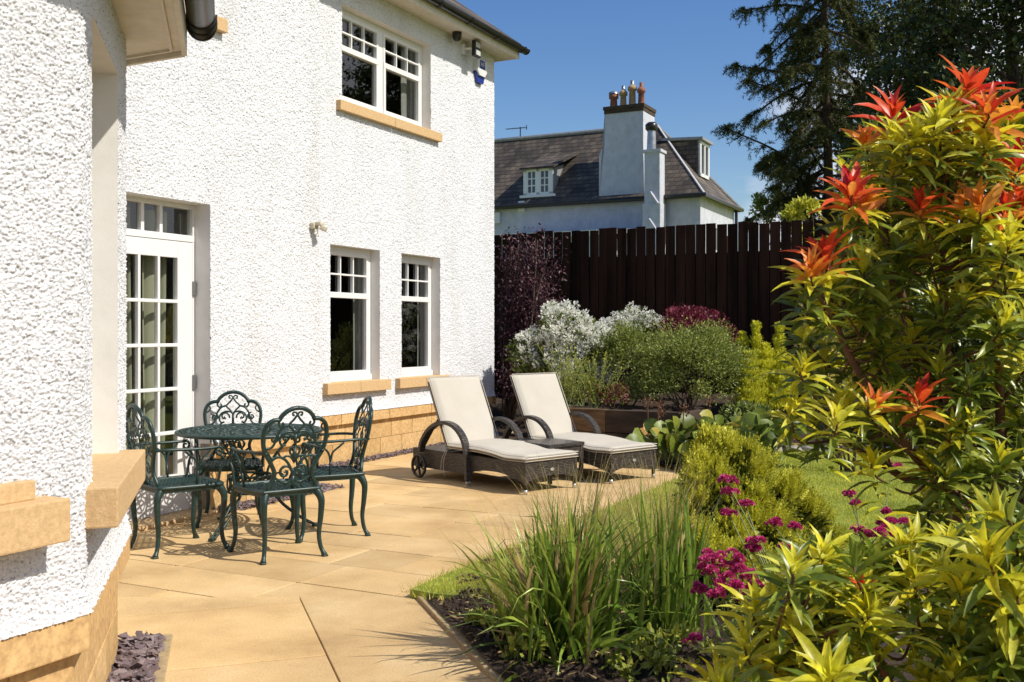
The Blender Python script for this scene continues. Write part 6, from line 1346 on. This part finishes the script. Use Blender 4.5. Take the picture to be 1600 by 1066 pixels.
# ---------------- trees beyond the fence
def spruce():
    Yt = 23.0; b = at(1288, 520, Yt); b[2] = 0; t = empty('tall_conifer', 'tall dark conifer with drooping ragged branches beyond the fence', 'tree', tuple(b)); g = np.random.default_rng(301)
    Ht = 15.0; mb = MB(); tr = bez([b, b+np.array([.1, 0, 4]), b+np.array([.02, 0, 8]), b+np.array([-.1, 0, Ht])], 8); mb.tube(tr, np.linspace(.15, .04, len(tr)), 9); local(t, mb).build('trunk', M['bark'], t, True)
    br = MB(); P, A = [], []; z = 2.4
    specs = [(at(1145, 205, Yt), 4.6), (at(1180, 130, Yt-.5), 6.2), (at(1215, 300, Yt), 3.6), (at(1200, 260, Yt+.4), 4.3), (at(1170, 15, Yt), 8.6), (at(1225, 40, Yt), 8.2), (at(1160, 105, Yt+.3), 6.8), (at(1235, 205, Yt), 5.0), (at(1225, 250, Yt), 4.0), (at(1262, 335, Yt-.4), 3.2), (at(1240, 320, Yt), 3.5)]
    while z < Ht-.4:
        Lb = (1.0-.55*(z/Ht))*2.6*g.uniform(.55, 1.15); a = g.uniform(0, 6.283); Lb *= .72 if math.cos(a) < -.3 else 1.0
        specs.append((b+np.array([math.cos(a)*Lb, math.sin(a)*Lb, z+g.uniform(-.9, .1)]), z+.2)); z += .085
    for tip, z0 in specs:
        s0 = b+np.array([0, 0, z0]); L = np.linalg.norm(tip-s0); mid = s0*.5+tip*.5+np.array([0, 0, .18*L*.4]); C = bez([s0, mid, tip, tip+(tip-mid)*.12+np.array([0, 0, .08])], 7); br.tube(C, np.linspace(.035, .007, len(C)), 5)
        k = int(L*34)
        for i in range(k):
            f = g.uniform(.12, 1); c = C[int(f*(len(C)-1))]; d = unit(1, g)[0]; d[2] = -abs(d[2])*.55-.12; dirv_ = (tip-s0)/L; d = d*.8+dirv_*.55; d /= np.linalg.norm(d); l_ = g.uniform(.18, .52)*(1.1-.5*f); n = int(l_*165); s = g.random(n)
            P.append(c+d*l_*s[:, None]+np.array([0, 0, -.10])*(s**2)[:, None]); A.append(d*.7+unit(n, g)*.75)
    P, A = np.vstack(P), np.vstack(A); lf = MB(); leaves(lf, 'tiny', P, A, g.uniform(.06, .11, len(P)), .5, .42, g); print('needles', len(P)); local(t, lf).build('crown', M['needle'], t); local(t, br).build('branch', M['bark'], t)
spruce()
def broadleaf(label, base, crown, n, seed, size=.11, mt=(('tree_dark', .85, 'crown'), ('lf_dark', .15, 'lighter_foliage')), nl=46, cr=.22, name='broadleaf_tree', group='trees beyond the fence'):
    t = empty(name, label, 'tree', tuple(base), 0, group); g = np.random.default_rng(seed); c, r_ = np.array(crown[0], float), np.array(crown[1], float); base = np.array(base, float)
    C = unit(nl, g)*(g.uniform(.25, .92, nl)**.7)[:, None]; tr = MB(); top = c+np.array([0, 0, r_[2]*.5]); T_ = bez([base, base*.6+c*.4, top], 8); tr.tube(T_, np.linspace(.28, .06, len(T_)), 9); local(t, tr).build('trunk', M['bark'], t, True); br = MB(); L, A = [], []
    for q in C:
        e = c+q*r_; j = T_[int(g.uniform(.25, .85)*(len(T_)-1))]; B_ = bez([j, (j+e)/2+g.normal(0, .25, 3), e], 6); br.tube(B_, np.linspace(.07, .015, len(B_)), 5)
        for k in range(9):
            tw = e+unit(1, g)[0]*r_*cr*g.uniform(.5, 1.35); br.tube([e, (e+tw)/2+np.array([0, 0, .05]), tw], .010, 4); m_ = int(n/nl/9); o = g.normal(0, 1, (m_, 3))*np.array([.34, .34, .17])*r_.mean()*cr*.9; L.append(tw+o); A.append(o*.5+unit(m_, g)+np.array([0, 0, .25]))
    P, A = np.vstack(L), np.vstack(A); ch = g.choice(len(mt), len(P), p=[m[1] for m in mt])
    for i, (m, p, nm) in enumerate(mt): lf = MB(); k = ch == i; leaves(lf, 'small', P[k], A[k], g.uniform(.7, 1.3, k.sum())*size, .5, 1.3, g); local(t, lf).build(nm, M[m], t)
    local(t, br).build('branch', M['bark'], t)
broadleaf('large dark broadleaf tree filling the top right corner beyond the fence', (10.0, 19.5, 0), ((9.4, 19.5, 6.4), (3.2, 2.6, 3.9)), 33000, 311)
broadleaf('dark broadleaf tree standing between the conifer and the large corner tree', (9.6, 25.5, 0), ((9.9, 25.5, 7.2), (2.0, 2.2, 4.0)), 20000, 312)
broadleaf('dark tree at the far right edge behind the red tipped shrub', (14.5, 22, 0), ((13.5, 22, 5.5), (3.6, 2.6, 4.6)), 24000, 313)
for i, (px, py, Y, rx, rz, n, m, lb) in enumerate(((1205, 333, 24, .55, .55, 1500, 'lf_light', 'small pale green treetop just above the fence left of the conifer trunk'), (1262, 335, 16.0, .34, .22, 700, 'lf_olive', 'yellow green sprays spilling over the fence top behind the red tipped shrub'), (1255, 372, 15.6, .25, .16, 350, 'lf_olive', 'small yellow green spray hanging in front of the fence boards'))):
    c = at(px, py, Y); shrub('overhanging_shrub' if i else 'distant_shrub', lb, 'shrub', (c[0], c[1]+(.4 if i == 2 else 0), 0), tuple(c), (rx, .35, rz), n, 'small', .09, [(m, 1, 'foliage')], 12, 320+i, stemn=8)
# garden continuing out of view to the right and behind, which the panes and the light see
for i, (x, y, z, rx, rz, lb) in enumerate(((9.5, 9.5, 1.6, 1.6, 1.8, 'broad dark hedge bush at the right end of the garden'), (10.5, 5.5, 1.8, 1.6, 2.0, 'tall dark hedge bush beyond the right edge of the lawn'))):
    shrub('hedge_shrub', lb, 'shrub', (x, y, 0), (x, y, z), (rx, 1.2, rz), 5000, 'oval', .11, [('lf_dark', .6, 'foliage'), ('lf_mid', .4, 'light_foliage')], 40, 330+i)
